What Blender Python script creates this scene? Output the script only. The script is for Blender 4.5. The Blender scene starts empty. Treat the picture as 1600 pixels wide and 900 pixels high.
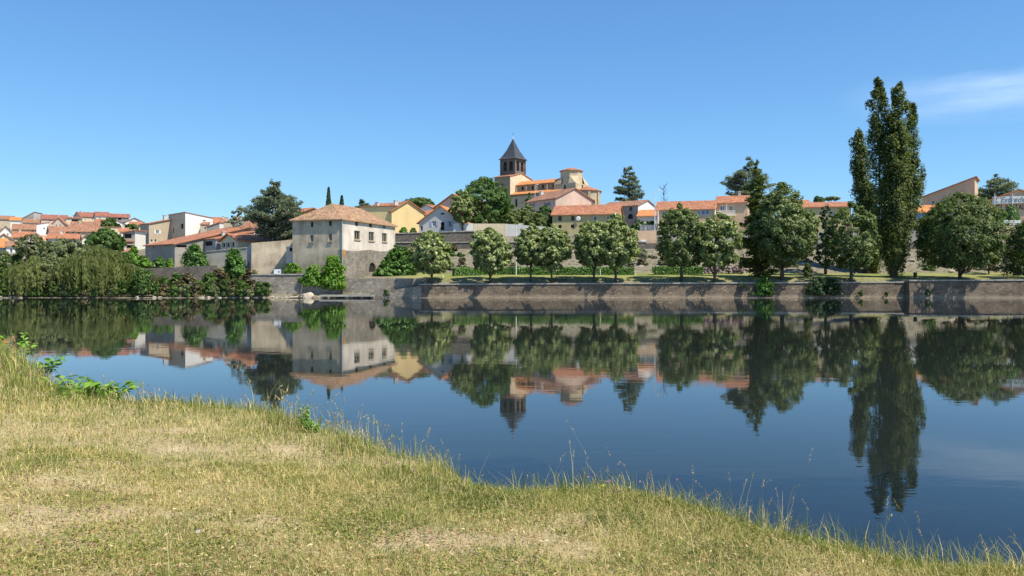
import bpy, bmesh, math, random
import numpy as np
from mathutils import Vector, Matrix
from mathutils.geometry import tessellate_polygon

# ---------------------------------------------------------------- camera, sky, sun, exposure
SC = bpy.context.scene
COL = SC.collection
F = 1244.0          # focal length in photo pixels (1600 wide)
HORIZON = 434.4     # photo row of the horizon
EYE = 2.8           # eye height above the water
cam = bpy.data.cameras.new('camera')
cam.sensor_width = 36.0
cam.lens = 36.0 * F / 1600.0
cam.shift_y = -(450.0 - HORIZON) / 1600.0
cam.clip_start = 0.1
cam.clip_end = 9000.0
cam_o = bpy.data.objects.new('camera', cam)
COL.objects.link(cam_o)
cam_o.location = (0, 0, EYE)
cam_o.rotation_euler = (math.radians(90), 0, 0)
SC.camera = cam_o

SUN_EL = math.radians(58)
SUN_AZ = math.atan2(0.82, -0.57)      # clockwise from +Y
world = bpy.data.worlds.new('World')
SC.world = world
world.use_nodes = True
wt = world.node_tree
wt.nodes.clear()
w_out = wt.nodes.new('ShaderNodeOutputWorld')
w_bg = wt.nodes.new('ShaderNodeBackground')
w_sky = wt.nodes.new('ShaderNodeTexSky')
w_sky.sky_type = 'NISHITA'
w_sky.sun_disc = False
w_sky.sun_elevation = SUN_EL
w_sky.sun_rotation = SUN_AZ
w_sky.altitude = 300
w_sky.air_density = 0.7
w_sky.dust_density = 0.0
w_sky.ozone_density = 6.0
w_bg.inputs['Strength'].default_value = 0.14
# a faint streak of cirrus, fixed to the sky by direction
w_tc = wt.nodes.new('ShaderNodeTexCoord')
w_map = wt.nodes.new('ShaderNodeMapping')
w_map.inputs['Rotation'].default_value = (0, math.radians(-12), 0)
w_map.inputs['Scale'].default_value = (4.0, 4.0, 24.0)
w_noise = wt.nodes.new('ShaderNodeTexNoise')
w_noise.inputs['Scale'].default_value = 1.0
w_noise.inputs['Detail'].default_value = 5.0
w_noise.inputs['Roughness'].default_value = 0.6
w_ramp = wt.nodes.new('ShaderNodeValToRGB')
w_ramp.color_ramp.elements[0].position = 0.40
w_ramp.color_ramp.elements[1].position = 0.8
# the streak lies around one direction of the sky
c_dir = Vector(((1590 - 800) / F, 1.0, (HORIZON - 134) / F)).normalized()
w_sub = wt.nodes.new('ShaderNodeVectorMath'); w_sub.operation = 'SUBTRACT'
w_sub.inputs[1].default_value = c_dir
w_scl = wt.nodes.new('ShaderNodeVectorMath'); w_scl.operation = 'MULTIPLY'
w_scl.inputs[1].default_value = (5.5, 5.5, 26.0)
w_len = wt.nodes.new('ShaderNodeVectorMath'); w_len.operation = 'LENGTH'
w_fall = wt.nodes.new('ShaderNodeMapRange')
w_fall.inputs['From Min'].default_value = 0.2
w_fall.inputs['From Max'].default_value = 1.0
w_fall.inputs['To Min'].default_value = 1.0
w_fall.inputs['To Max'].default_value = 0.0
w_mul = wt.nodes.new('ShaderNodeMath'); w_mul.operation = 'MULTIPLY'
w_mul2 = wt.nodes.new('ShaderNodeMath'); w_mul2.operation = 'MULTIPLY'
w_mul2.inputs[1].default_value = 0.55
w_mix = wt.nodes.new('ShaderNodeMixRGB')
w_mix.inputs['Color2'].default_value = (5.2, 6.2, 7.6, 1)
L = wt.links
L.new(w_tc.outputs['Generated'], w_map.inputs['Vector'])
L.new(w_map.outputs[0], w_noise.inputs['Vector'])
L.new(w_noise.outputs['Fac'], w_ramp.inputs['Fac'])
L.new(w_tc.outputs['Generated'], w_sub.inputs[0])
L.new(w_sub.outputs[0], w_scl.inputs[0])
L.new(w_scl.outputs[0], w_len.inputs[0])
L.new(w_len.outputs['Value'], w_fall.inputs['Value'])
L.new(w_ramp.outputs['Color'], w_mul.inputs[0])
L.new(w_fall.outputs[0], w_mul.inputs[1])
L.new(w_mul.outputs[0], w_mul2.inputs[0])
L.new(w_mul2.outputs[0], w_mix.inputs['Fac'])
# deep summer blue: tint, then soft roll-off towards the bright horizon
w_t = wt.nodes.new('ShaderNodeVectorMath'); w_t.operation = 'MULTIPLY'; w_t.inputs[1].default_value = (0.96, 1.40, 1.85)
w_d = wt.nodes.new('ShaderNodeVectorMath'); w_d.operation = 'MULTIPLY_ADD'; w_d.inputs[1].default_value = (0.09,)*3; w_d.inputs[2].default_value = (1, 1, 1)
w_q = wt.nodes.new('ShaderNodeVectorMath'); w_q.operation = 'DIVIDE'
L.new(w_sky.outputs[0], w_t.inputs[0]); L.new(w_t.outputs[0], w_d.inputs[0])
L.new(w_t.outputs[0], w_q.inputs[0]); L.new(w_d.outputs[0], w_q.inputs[1])
L.new(w_q.outputs[0], w_mix.inputs['Color1'])
L.new(w_mix.outputs[0], w_bg.inputs['Color'])
L.new(w_bg.outputs[0], w_out.inputs['Surface'])

sun = bpy.data.lights.new('sun', 'SUN')
sun.energy = 5.0
sun.angle = math.radians(0.5)
sun.color = (1.0, 0.92, 0.77)
sun_o = bpy.data.objects.new('sun', sun)
COL.objects.link(sun_o)
SUN_DIR = Vector((math.sin(SUN_AZ) * math.cos(SUN_EL), math.cos(SUN_AZ) * math.cos(SUN_EL), math.sin(SUN_EL)))
sun_o.rotation_euler = SUN_DIR.to_track_quat('Z', 'Y').to_euler()
sun_o.location = (60, -60, 120)

SC.view_settings.view_transform = 'Standard'
SC.view_settings.look = 'None'
SC.view_settings.gamma = 1.0
SC.view_settings.use_curve_mapping = False
SC.view_settings.exposure = 0.42
SC.cycles.max_bounces = 8
SC.cycles.transparent_max_bounces = 12

# ---------------------------------------------------------------- small helpers
def wx(px, Y): return (px - 800.0) / F * Y
def wz(py, Y): return EYE + (HORIZON - py) / F * Y

def tag(o, label=None, cat=None, group=None, kind=None):
    if label: o['label'] = label
    if cat: o['category'] = cat
    if group: o['group'] = group
    if kind: o['kind'] = kind
    return o

def empty(name, loc=(0, 0, 0), rz=0.0):
    o = bpy.data.objects.new(name, None)
    o.empty_display_size = 0.2
    COL.objects.link(o)
    o.location = loc
    o.rotation_euler = (0, 0, rz)
    return o

def link_mesh(name, me, parent=None):
    o = bpy.data.objects.new(name, me)
    COL.objects.link(o)
    if parent is not None: o.parent = parent
    return o

class MB:
    """collects polygons (with uv) into one mesh"""
    def __init__(s): s.v = []; s.f = []; s.uv = []
    def poly(s, pts, uv=None):
        n = len(s.v); s.v += [tuple(p) for p in pts]
        s.f.append(list(range(n, n + len(pts))))
        s.uv += list(uv) if uv else [(0.0, 0.0)] * len(pts)
    def box(s, x0, x1, y0, y1, z0, z1):
        p = [(x0,y0,z0),(x1,y0,z0),(x1,y1,z0),(x0,y1,z0),(x0,y0,z1),(x1,y0,z1),(x1,y1,z1),(x0,y1,z1)]
        for q in ((0,3,2,1),(4,5,6,7),(0,1,5,4),(1,2,6,5),(2,3,7,6),(3,0,4,7)):
            s.poly([p[i] for i in q])
    def obox(s, o, u, n, w, d, h):
        """box on origin o spanning w along u, d along n, h up"""
        o = Vector(o); u = Vector(u); n = Vector(n); z = Vector((0, 0, 1))
        p = [o, o+u*w, o+u*w+n*d, o+n*d]; p += [a+z*h for a in p]
        for q in ((0,3,2,1),(4,5,6,7),(0,1,5,4),(1,2,6,5),(2,3,7,6),(3,0,4,7)):
            s.poly([p[i] for i in q])
    def tube(s, pts, rad, sides=7, cap=True):
        pts = [Vector(p) for p in pts]; rings = []
        for i, p in enumerate(pts):
            d = (pts[min(i+1, len(pts)-1)] - pts[max(i-1, 0)]).normalized()
            a = d.cross(Vector((0.31, 0.92, 0.2))).normalized(); b = d.cross(a)
            rings.append([p + (a*math.cos(2*math.pi*k/sides) + b*math.sin(2*math.pi*k/sides))*rad[i] for k in range(sides)])
        n = len(s.v)
        for r in rings: s.v += [tuple(q) for q in r]
        for i in range(len(rings)-1):
            for k in range(sides):
                k2 = (k+1) % sides
                s.f.append([n+i*sides+k, n+(i+1)*sides+k, n+(i+1)*sides+k2, n+i*sides+k2]); s.uv += [(0.0,0.0)]*4
        if cap:
            s.f.append([n+k for k in range(sides)]); s.uv += [(0.0,0.0)]*sides
            m = n+(len(rings)-1)*sides
            s.f.append([m+k for k in reversed(range(sides))]); s.uv += [(0.0,0.0)]*sides
    def prism(s, top, t):
        """slab: top polygon (3D points) and the same t lower"""
        top = [Vector(p) for p in top]; bot = [p - Vector((0, 0, t)) for p in top]
        e = (top[1]-top[0]); el = e.length or 1; e = e/el
        nrm = (top[1]-top[0]).cross(top[2]-top[0]).normalized()
        g = nrm.cross(e)
        s.poly(top, [((p-top[0]).dot(e), (p-top[0]).dot(g)) for p in top])
        s.poly(list(reversed(bot)))
        for i in range(len(top)):
            j = (i+1) % len(top)
            s.poly([top[i], bot[i], bot[j], top[j]])
    def build(s, name, mat, parent=None, smooth=False):
        me = bpy.data.meshes.new(name)
        me.from_pydata(s.v, [], s.f)
        uvl = me.uv_layers.new(name='UVMap')
        uvl.data.foreach_set('uv', np.array(s.uv, dtype=np.float32).ravel())
        if mat: me.materials.append(mat)
        if smooth: me.polygons.foreach_set('use_smooth', [True]*len(me.polygons))
        me.update()
        return link_mesh(name, me, parent)

def fix_normals(o):
    bm = bmesh.new(); bm.from_mesh(o.data)
    bmesh.ops.recalc_face_normals(bm, faces=bm.faces); bm.to_mesh(o.data); bm.free()
    return o

def hash2(ix, iy, seed):
    h = (ix.astype(np.int64)*374761393 + iy.astype(np.int64)*668265263 + seed*974634777) & 0x7fffffff
    h = ((h ^ (h >> 13)) * 1274126177) & 0x7fffffff
    h = (h ^ (h >> 16)) & 0xffff
    return h / 65535.0
def vnoise(x, y, seed=0):
    x = np.asarray(x, float); y = np.asarray(y, float)
    ix = np.floor(x); iy = np.floor(y); fx = x-ix; fy = y-iy
    fx = fx*fx*(3-2*fx); fy = fy*fy*(3-2*fy)
    a = hash2(ix, iy, seed); b = hash2(ix+1, iy, seed); c = hash2(ix, iy+1, seed); d = hash2(ix+1, iy+1, seed)
    return (a*(1-fx)+b*fx)*(1-fy) + (c*(1-fx)+d*fx)*fy
def fbm(x, y, seed=0, o=4):
    r = 0; a = 0.5; t = 0
    for i in range(o):
        r = r + a*vnoise(x*2**i, y*2**i, seed+i*17); t += a; a *= 0.5
    return r/t
def sstep(a, b, x):
    t = np.clip((np.asarray(x, float)-a)/(b-a), 0, 1); return t*t*(3-2*t)

# ---------------------------------------------------------------- materials
def new_mat(name):
    m = bpy.data.materials.new(name); m.use_nodes = True
    nt = m.node_tree; nt.nodes.clear()
    out = nt.nodes.new('ShaderNodeOutputMaterial')
    return m, nt, out
def N(nt, t, **kw):
    n = nt.nodes.new(t)
    for k, v in kw.items():
        if k in n.inputs: n.inputs[k].default_value = v
        else: setattr(n, k, v)
    return n
def c4(c, k=1.0): return (c[0]*k, c[1]*k, c[2]*k, 1.0)
def ramp(nt, stops):
    r = nt.nodes.new('ShaderNodeValToRGB'); e = r.color_ramp.elements
    while len(e) < len(stops): e.new(0.5)
    for i, (p, c) in enumerate(stops):
        e[i].position = p; e[i].color = c4(c)
    return r

def plaster(name, col, dirt=0.45, rough=0.9, streak=True):
    """painted render: blotches, rain streaks, fine grain"""
    m, nt, out = new_mat(name); l = nt.links
    p = N(nt, 'ShaderNodeBsdfPrincipled', Roughness=rough)
    tc = N(nt, 'ShaderNodeTexCoord')
    n1 = N(nt, 'ShaderNodeTexNoise', Scale=0.45, Detail=6.0, Roughness=0.62)
    l.new(tc.outputs['Object'], n1.inputs['Vector'])
    mp = N(nt, 'ShaderNodeMapping', Scale=(0.9, 0.9, 0.13))
    l.new(tc.outputs['Object'], mp.inputs['Vector'])
    n2 = N(nt, 'ShaderNodeTexNoise', Scale=1.0, Detail=5.0, Roughness=0.65)
    l.new(mp.outputs[0], n2.inputs['Vector'])
    r1 = ramp(nt, [(0.3, (1-dirt,)*3), (0.62, (1, 1, 1))])
    l.new(n1.outputs['Fac'], r1.inputs['Fac'])
    r2 = ramp(nt, [(0.33, (1-dirt*0.42, 1-dirt*0.45, 1-dirt*0.5)), (0.55, (1, 1, 1))])
    l.new(n2.outputs['Fac'], r2.inputs['Fac'])
    a = N(nt, 'ShaderNodeMixRGB', blend_type='MULTIPLY', Fac=1.0, Color1=c4(col))
    l.new(r1.outputs[0], a.inputs['Color2'])
    b = N(nt, 'ShaderNodeMixRGB', blend_type='MULTIPLY', Fac=1.0 if streak else 0.0)
    l.new(a.outputs[0], b.inputs['Color1']); l.new(r2.outputs[0], b.inputs['Color2'])
    l.new(b.outputs[0], p.inputs['Base Color'])
    n3 = N(nt, 'ShaderNodeTexNoise', Scale=9.0, Detail=4.0)
    l.new(tc.outputs['Object'], n3.inputs['Vector'])
    bp = N(nt, 'ShaderNodeBump', Strength=0.35, Distance=0.03)
    l.new(n3.outputs['Fac'], bp.inputs['Height']); l.new(bp.outputs[0], p.inputs['Normal'])
    l.new(p.outputs[0], out.inputs['Surface'])
    return m

def stone(name, cols, scale=2.6, mortar=(0.3, 0.27, 0.22), flat=1.7, rough=0.92, bump=0.8, stain=0.4):
    """rubble masonry: cells of their own tone, recessed joints, damp stains"""
    m, nt, out = new_mat(name); l = nt.links
    p = N(nt, 'ShaderNodeBsdfPrincipled', Roughness=rough)
    tc = N(nt, 'ShaderNodeTexCoord')
    mp = N(nt, 'ShaderNodeMapping', Scale=(1, 1, flat))
    l.new(tc.outputs['Object'], mp.inputs['Vector'])
    v1 = N(nt, 'ShaderNodeTexVoronoi', Scale=scale)
    v2 = N(nt, 'ShaderNodeTexVoronoi', Scale=scale, feature='DISTANCE_TO_EDGE')
    l.new(mp.outputs[0], v1.inputs['Vector']); l.new(mp.outputs[0], v2.inputs['Vector'])
    sep = N(nt, 'ShaderNodeSeparateColor')
    l.new(v1.outputs['Color'], sep.inputs[0])
    k = len(cols)
    r = ramp(nt, [(i/(k-1) if k > 1 else 0, c) for i, c in enumerate(cols)])
    l.new(sep.outputs[0], r.inputs['Fac'])
    j = ramp(nt, [(0.02, (0, 0, 0)), (0.09, (1, 1, 1))])
    l.new(v2.outputs['Distance'], j.inputs['Fac'])
    mx = N(nt, 'ShaderNodeMixRGB', Color1=c4(mortar))
    l.new(j.outputs[0], mx.inputs['Fac']); l.new(r.outputs[0], mx.inputs['Color2'])
    n1 = N(nt, 'ShaderNodeTexNoise', Scale=0.35, Detail=7.0, Roughness=0.65)
    l.new(tc.outputs['Object'], n1.inputs['Vector'])
    rs = ramp(nt, [(0.34, (1-stain,)*3), (0.62, (1.0, 1.0, 1.0))])
    l.new(n1.outputs['Fac'], rs.inputs['Fac'])
    mm = N(nt, 'ShaderNodeMixRGB', blend_type='MULTIPLY', Fac=1.0)
    l.new(mx.outputs[0], mm.inputs['Color1']); l.new(rs.outputs[0], mm.inputs['Color2'])
    l.new(mm.outputs[0], p.inputs['Base Color'])
    bp = N(nt, 'ShaderNodeBump', Strength=bump, Distance=0.06)
    l.new(j.outputs[0], bp.inputs['Height']); l.new(bp.outputs[0], p.inputs['Normal'])
    l.new(p.outputs[0], out.inputs['Surface'])
    return m

def tiles(name, col, var=0.45, weather=(0.22, 0.13, 0.08), wf=0.5):
    """clay roof: per-tile tone, rows and rolls as fine relief, lichen blotches"""
    m, nt, out = new_mat(name); l = nt.links
    p = N(nt, 'ShaderNodeBsdfPrincipled', Roughness=0.85)
    uv = N(nt, 'ShaderNodeUVMap')
    mp = N(nt, 'ShaderNodeMapping', Scale=(4.0, 2.8, 1))
    l.new(uv.outputs[0], mp.inputs['Vector'])
    fl = N(nt, 'ShaderNodeVectorMath', operation='FLOOR')
    l.new(mp.outputs[0], fl.inputs[0])
    wn = N(nt, 'ShaderNodeTexWhiteNoise', noise_dimensions='2D')
    l.new(fl.outputs[0], wn.inputs['Vector'])
    r = ramp(nt, [(0.0, tuple(c*(1-var) for c in col)), (0.5, col), (1.0, (min(1, col[0]*(1+var*0.7)), col[1]*(1+var*0.9), col[2]*(1+var*1.1)))])
    l.new(wn.outputs['Value'], r.inputs['Fac'])
    tc = N(nt, 'ShaderNodeTexCoord')
    n1 = N(nt, 'ShaderNodeTexNoise', Scale=0.5, Detail=6.0, Roughness=0.65)
    l.new(tc.outputs['Object'], n1.inputs['Vector'])
    rs = ramp(nt, [(0.42, (0, 0, 0)), (0.75, (wf, wf, wf))])
    l.new(n1.outputs['Fac'], rs.inputs['Fac'])
    mx = N(nt, 'ShaderNodeMixRGB', Color2=c4(weather))
    l.new(rs.outputs[0], mx.inputs['Fac']); l.new(r.outputs[0], mx.inputs['Color1'])
    l.new(mx.outputs[0], p.inputs['Base Color'])
    wv = N(nt, 'ShaderNodeTexWave', Scale=0.62)
    wv.wave_profile = 'SIN'; wv.bands_direction = 'X'
    l.new(mp.outputs[0], wv.inputs['Vector'])
    bp = N(nt, 'ShaderNodeBump', Strength=0.6, Distance=0.05)
    l.new(wv.outputs['Fac'], bp.inputs['Height']); l.new(bp.outputs[0], p.inputs['Normal'])
    l.new(p.outputs[0], out.inputs['Surface'])
    return m

def simple(name, col, rough=0.7, metal=0.0, var=0.2, scale=3.0, spec=0.5):
    m, nt, out = new_mat(name); l = nt.links
    p = N(nt, 'ShaderNodeBsdfPrincipled', Roughness=rough, Metallic=metal)
    p.inputs['Specular IOR Level'].default_value = spec
    tc = N(nt, 'ShaderNodeTexCoord')
    n1 = N(nt, 'ShaderNodeTexNoise', Scale=scale, Detail=5.0, Roughness=0.6)
    l.new(tc.outputs['Object'], n1.inputs['Vector'])
    r = ramp(nt, [(0.3, tuple(c*(1-var) for c in col)), (0.7, tuple(min(1, c*(1+var)) for c in col))])
    l.new(n1.outputs['Fac'], r.inputs['Fac']); l.new(r.outputs[0], p.inputs['Base Color'])
    l.new(p.outputs[0], out.inputs['Surface'])
    return m

def leaf_mat(name, stops, trans=0.4, rough=0.55, spec=0.35, gain=1.85):
    """leaf tone read from a per-face random value"""
    m, nt, out = new_mat(name); l = nt.links
    at = N(nt, 'ShaderNodeAttribute', attribute_name='rnd')
    r = ramp(nt, [(q, (min(0.75, c[0]*gain*1.08), min(0.75, c[1]*gain), min(0.75, c[2]*gain*0.9))) for q, c in stops])
    l.new(at.outputs['Fac'], r.inputs['Fac'])
    p = N(nt, 'ShaderNodeBsdfPrincipled', Roughness=rough)
    p.inputs['Specular IOR Level'].default_value = spec
    l.new(r.outputs[0], p.inputs['Base Color'])
    t = N(nt, 'ShaderNodeBsdfTranslucent')
    br = N(nt, 'ShaderNodeMixRGB', blend_type='MULTIPLY', Fac=1.0, Color2=(1.0, 1.15, 0.6, 1))
    l.new(r.outputs[0], br.inputs['Color1']); l.new(br.outputs[0], t.inputs['Color'])
    mx = N(nt, 'ShaderNodeMixShader', Fac=trans)
    l.new(p.outputs[0], mx.inputs[1]); l.new(t.outputs[0], mx.inputs[2])
    l.new(mx.outputs[0], out.inputs['Surface'])
    return m

M = {}
M['white'] = plaster('white_render', (0.78, 0.75, 0.69), 0.14)
M['bright'] = plaster('bright_white_render', (0.82, 0.80, 0.76), 0.08)
M['cream'] = plaster('cream_render', (0.74, 0.61, 0.42), 0.2)
M['yellow'] = plaster('yellow_render', (0.80, 0.62, 0.31), 0.12)
M['khaki'] = plaster('khaki_render', (0.56, 0.47, 0.25), 0.2)
M['beige'] = plaster('beige_render', (0.58, 0.47, 0.34), 0.25)
M['pink'] = plaster('pink_render', (0.66, 0.50, 0.40), 0.2)
M['peach'] = plaster('peach_render', (0.66, 0.36, 0.19), 0.25)
M['oldstone'] = stone('old_pale_rubble', [(0.22, 0.19, 0.155), (0.40, 0.35, 0.28), (0.30, 0.265, 0.215), (0.48, 0.43, 0.35)], 3.0, (0.36, 0.32, 0.26), 1.5)
M['tan'] = plaster('tan_render', (0.66, 0.47, 0.31), 0.18)
M['grey'] = plaster('grey_render', (0.36, 0.33, 0.29), 0.3)
M['palegrey'] = plaster('pale_grey_render', (0.62, 0.60, 0.57), 0.18)
M['millgrey'] = plaster('old_cement_render', (0.66, 0.535, 0.38), 0.55)
M['millwhite'] = plaster('old_limewash', (0.76, 0.67, 0.57), 0.34)
M['concrete'] = plaster('concrete', (0.42, 0.40, 0.35), 0.35)
M['slate_wall'] = plaster('bluish_grey_render', (0.40, 0.41, 0.42), 0.25)
M['quay'] = stone('quay_masonry', [(0.125, 0.095, 0.068), (0.22, 0.168, 0.12), (0.165, 0.128, 0.095), (0.30, 0.235, 0.17)], 2.2, (0.165, 0.128, 0.092), 2.0, stain=0.5)
def tide_band(mat, z0, z1, col):
    """pale silt mark low on a river wall, with a ragged upper edge"""
    nt = mat.node_tree; l = nt.links; p = next(n for n in nt.nodes if n.type == 'BSDF_PRINCIPLED')
    src = p.inputs['Base Color'].links[0].from_socket
    tc = N(nt, 'ShaderNodeTexCoord'); sp = N(nt, 'ShaderNodeSeparateXYZ'); l.new(tc.outputs['Object'], sp.inputs[0])
    nz = N(nt, 'ShaderNodeTexNoise', Scale=0.8, Detail=6.0, Roughness=0.7); l.new(tc.outputs['Object'], nz.inputs['Vector'])
    ad = N(nt, 'ShaderNodeMath', operation='MULTIPLY_ADD'); ad.inputs[1].default_value = 0.7; l.new(nz.outputs['Fac'], ad.inputs[0]); l.new(sp.outputs['Z'], ad.inputs[2])
    mr = N(nt, 'ShaderNodeMapRange'); mr.inputs['From Min'].default_value = z1+0.35; mr.inputs['From Max'].default_value = z0+0.35; mr.inputs['To Max'].default_value = 0.75; l.new(ad.outputs[0], mr.inputs['Value'])
    mx = N(nt, 'ShaderNodeMixRGB', Color2=c4(col)); l.new(mr.outputs[0], mx.inputs['Fac']); l.new(src, mx.inputs['Color1']); l.new(mx.outputs[0], p.inputs['Base Color'])
tide_band(M['quay'], 1.05, 1.5, (0.34, 0.28, 0.20))
M['rubble'] = stone('rubble_masonry', [(0.16, 0.145, 0.12), (0.34, 0.30, 0.25), (0.25, 0.22, 0.18), (0.42, 0.38, 0.31)], 3.2, (0.30, 0.27, 0.22), 1.5)
M['darkstone'] = stone('dark_lava_masonry', [(0.10, 0.085, 0.075), (0.19, 0.165, 0.14), (0.14, 0.12, 0.105), (0.24, 0.21, 0.175)], 2.8, (0.17, 0.15, 0.125), 1.6)
M['church'] = stone('golden_stone', [(0.46, 0.36, 0.22), (0.60, 0.49, 0.32), (0.52, 0.42, 0.27), (0.66, 0.56, 0.39)], 1.8, (0.55, 0.46, 0.32), 1.8, stain=0.3, bump=0.4)
M['church_rough'] = stone('brown_rubble', [(0.25, 0.20, 0.14), (0.42, 0.34, 0.23), (0.33, 0.27, 0.18), (0.5, 0.41, 0.28)], 2.2, (0.40, 0.33, 0.23), 1.6, stain=0.35)
M['belfry'] = stone('grey_lava_stone', [(0.15, 0.13, 0.12), (0.25, 0.22, 0.195), (0.19, 0.17, 0.155)], 2.2, (0.2, 0.18, 0.16), 1.8)
M['slate'] = simple('slate', (0.055, 0.06, 0.07), 0.55, 0, 0.3, 1.5)
M['t_orange'] = tiles('orange_clay_tiles', (0.42, 0.165, 0.08), 0.45, (0.22, 0.125, 0.075), 0.65)
M['t_bright'] = tiles('bright_orange_tiles', (0.58, 0.225, 0.07), 0.3, (0.38, 0.18, 0.08), 0.4)
M['t_red'] = tiles('red_clay_tiles', (0.33, 0.12, 0.075), 0.45, (0.18, 0.09, 0.06), 0.6)
M['t_brown'] = tiles('brown_clay_tiles', (0.34, 0.16, 0.09), 0.45, (0.17, 0.11, 0.075), 0.6)
M['t_old'] = tiles('old_canal_tiles', (0.37, 0.205, 0.115), 0.55, (0.25, 0.185, 0.09), 0.85)
M['frame'] = simple('white_joinery', (0.78, 0.77, 0.74), 0.5, 0, 0.06)
M['oldwood'] = simple('old_wood_joinery', (0.40, 0.33, 0.22), 0.8, 0, 0.3)
M['darkwood'] = simple('dark_wood', (0.07, 0.05, 0.035), 0.8, 0, 0.3)
M['blue'] = simple('blue_paint', (0.07, 0.24, 0.50), 0.6, 0, 0.15)
M['paleblue'] = simple('pale_blue_shutters', (0.36, 0.44, 0.62), 0.6, 0, 0.12)
M['bluegrey'] = simple('blue_grey_shutters', (0.15, 0.20, 0.28), 0.6, 0, 0.15)
M['darkshut'] = simple('dark_shutters', (0.06, 0.06, 0.06), 0.6, 0, 0.2)
M['metal'] = simple('grey_metal', (0.45, 0.46, 0.47), 0.45, 0.6, 0.1)
M['whitemetal'] = simple('white_metal', (0.75, 0.75, 0.74), 0.45, 0, 0.08)
M['coping'] = simple('coping_stone', (0.36, 0.33, 0.28), 0.9, 0, 0.3, 1.3)
M['rock'] = simple('pale_rock', (0.42, 0.36, 0.28), 0.9, 0, 0.3, 2.0)
M['bark'] = simple('bark', (0.075, 0.06, 0.045), 0.95, 0, 0.35, 4.0)
M['palebark'] = simple('pale_bark', (0.11, 0.095, 0.075), 0.95, 0, 0.35, 4.0)
M['ink'] = simple('brown_lettering', (0.10, 0.055, 0.035), 0.7, 0, 0.2)
M['inkgreen'] = simple('faded_green_lettering', (0.16, 0.22, 0.17), 0.7, 0, 0.2)
M['dark'] = simple('dark_interior', (0.02, 0.018, 0.016), 0.95, 0, 0.2)
m, nt, out = new_mat('window_glass')
_p = N(nt, 'ShaderNodeBsdfPrincipled', Roughness=0.06)
_p.inputs['Base Color'].default_value = (0.03, 0.035, 0.042, 1)
_p.inputs['Specular IOR Level'].default_value = 0.7
nt.links.new(_p.outputs[0], out.inputs['Surface']); M['glass'] = m
m, nt, out = new_mat('blue_tinted_glass')
_p = N(nt, 'ShaderNodeBsdfPrincipled', Roughness=0.08)
_p.inputs['Base Color'].default_value = (0.07, 0.14, 0.25, 1)
_p.inputs['Specular IOR Level'].default_value = 0.9
nt.links.new(_p.outputs[0], out.inputs['Surface']); M['blueglass'] = m

M['lime'] = leaf_mat('lime_leaves', [(0.0, (0.045, 0.068, 0.022)), (0.45, (0.095, 0.13, 0.042)), (0.72, (0.155, 0.195, 0.075)), (0.86, (0.26, 0.32, 0.15)), (1.0, (0.42, 0.46, 0.27))])
M['limedark'] = leaf_mat('dark_lime_leaves', [(0.0, (0.03, 0.05, 0.015)), (0.5, (0.062, 0.093, 0.027)), (0.82, (0.11, 0.15, 0.052)), (1.0, (0.30, 0.35, 0.19))])
M['green'] = leaf_mat('green_leaves', [(0.0, (0.025, 0.05, 0.012)), (0.5, (0.05, 0.1, 0.025)), (1.0, (0.12, 0.19, 0.05))])
M['bright_leaf'] = leaf_mat('bright_green_leaves', [(0.0, (0.04, 0.09, 0.012)), (0.5, (0.09, 0.19, 0.025)), (1.0, (0.2, 0.32, 0.06))], 0.35)
M['poplar'] = leaf_mat('poplar_leaves', [(0.0, (0.03, 0.046, 0.014)), (0.5, (0.066, 0.09, 0.028)), (1.0, (0.145, 0.18, 0.07))])
M['cedar'] = leaf_mat('cedar_needles', [(0.0, (0.05, 0.07, 0.052)), (0.5, (0.105, 0.135, 0.11)), (1.0, (0.22, 0.26, 0.22))], 0.3)
M['conifer'] = leaf_mat('conifer_needles', [(0.0, (0.03, 0.048, 0.014)), (0.5, (0.07, 0.098, 0.028)), (1.0, (0.15, 0.185, 0.06))], 0.2)
M['cypress'] = leaf_mat('cypress_needles', [(0.0, (0.012, 0.026, 0.011)), (0.5, (0.026, 0.05, 0.02)), (1.0, (0.055, 0.09, 0.035))], 0.1)
M['willow'] = leaf_mat('willow_leaves', [(0.0, (0.045, 0.065, 0.022)), (0.5, (0.115, 0.142, 0.048)), (1.0, (0.21, 0.24, 0.10))], 0.45)
M['willowgrey'] = leaf_mat('grey_willow_leaves', [(0.0, (0.042, 0.06, 0.025)), (0.5, (0.09, 0.115, 0.052)), (1.0, (0.18, 0.21, 0.11))], 0.3)
M['hedge'] = leaf_mat('laurel_leaves', [(0.0, (0.022, 0.055, 0.012)), (0.5, (0.05, 0.12, 0.025)), (1.0, (0.12, 0.22, 0.05))], 0.25, 0.4)
M['dry'] = leaf_mat('dry_scrub', [(0.0, (0.035, 0.036, 0.018)), (0.5, (0.075, 0.07, 0.036)), (1.0, (0.15, 0.128, 0.07))], 0.25)
M['lavender'] = leaf_mat('lavender_flowers', [(0.0, (0.10, 0.10, 0.07)), (0.5, (0.22, 0.18, 0.24)), (1.0, (0.36, 0.28, 0.42))], 0.2)
M['olive'] = leaf_mat('olive_leaves', [(0.0, (0.06, 0.075, 0.045)), (0.5, (0.12, 0.14, 0.09)), (1.0, (0.22, 0.24, 0.17))], 0.2)
M['flower'] = leaf_mat('red_flowers', [(0.0, (0.4, 0.05, 0.02)), (1.0, (0.7, 0.15, 0.05))], 0.3)
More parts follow.
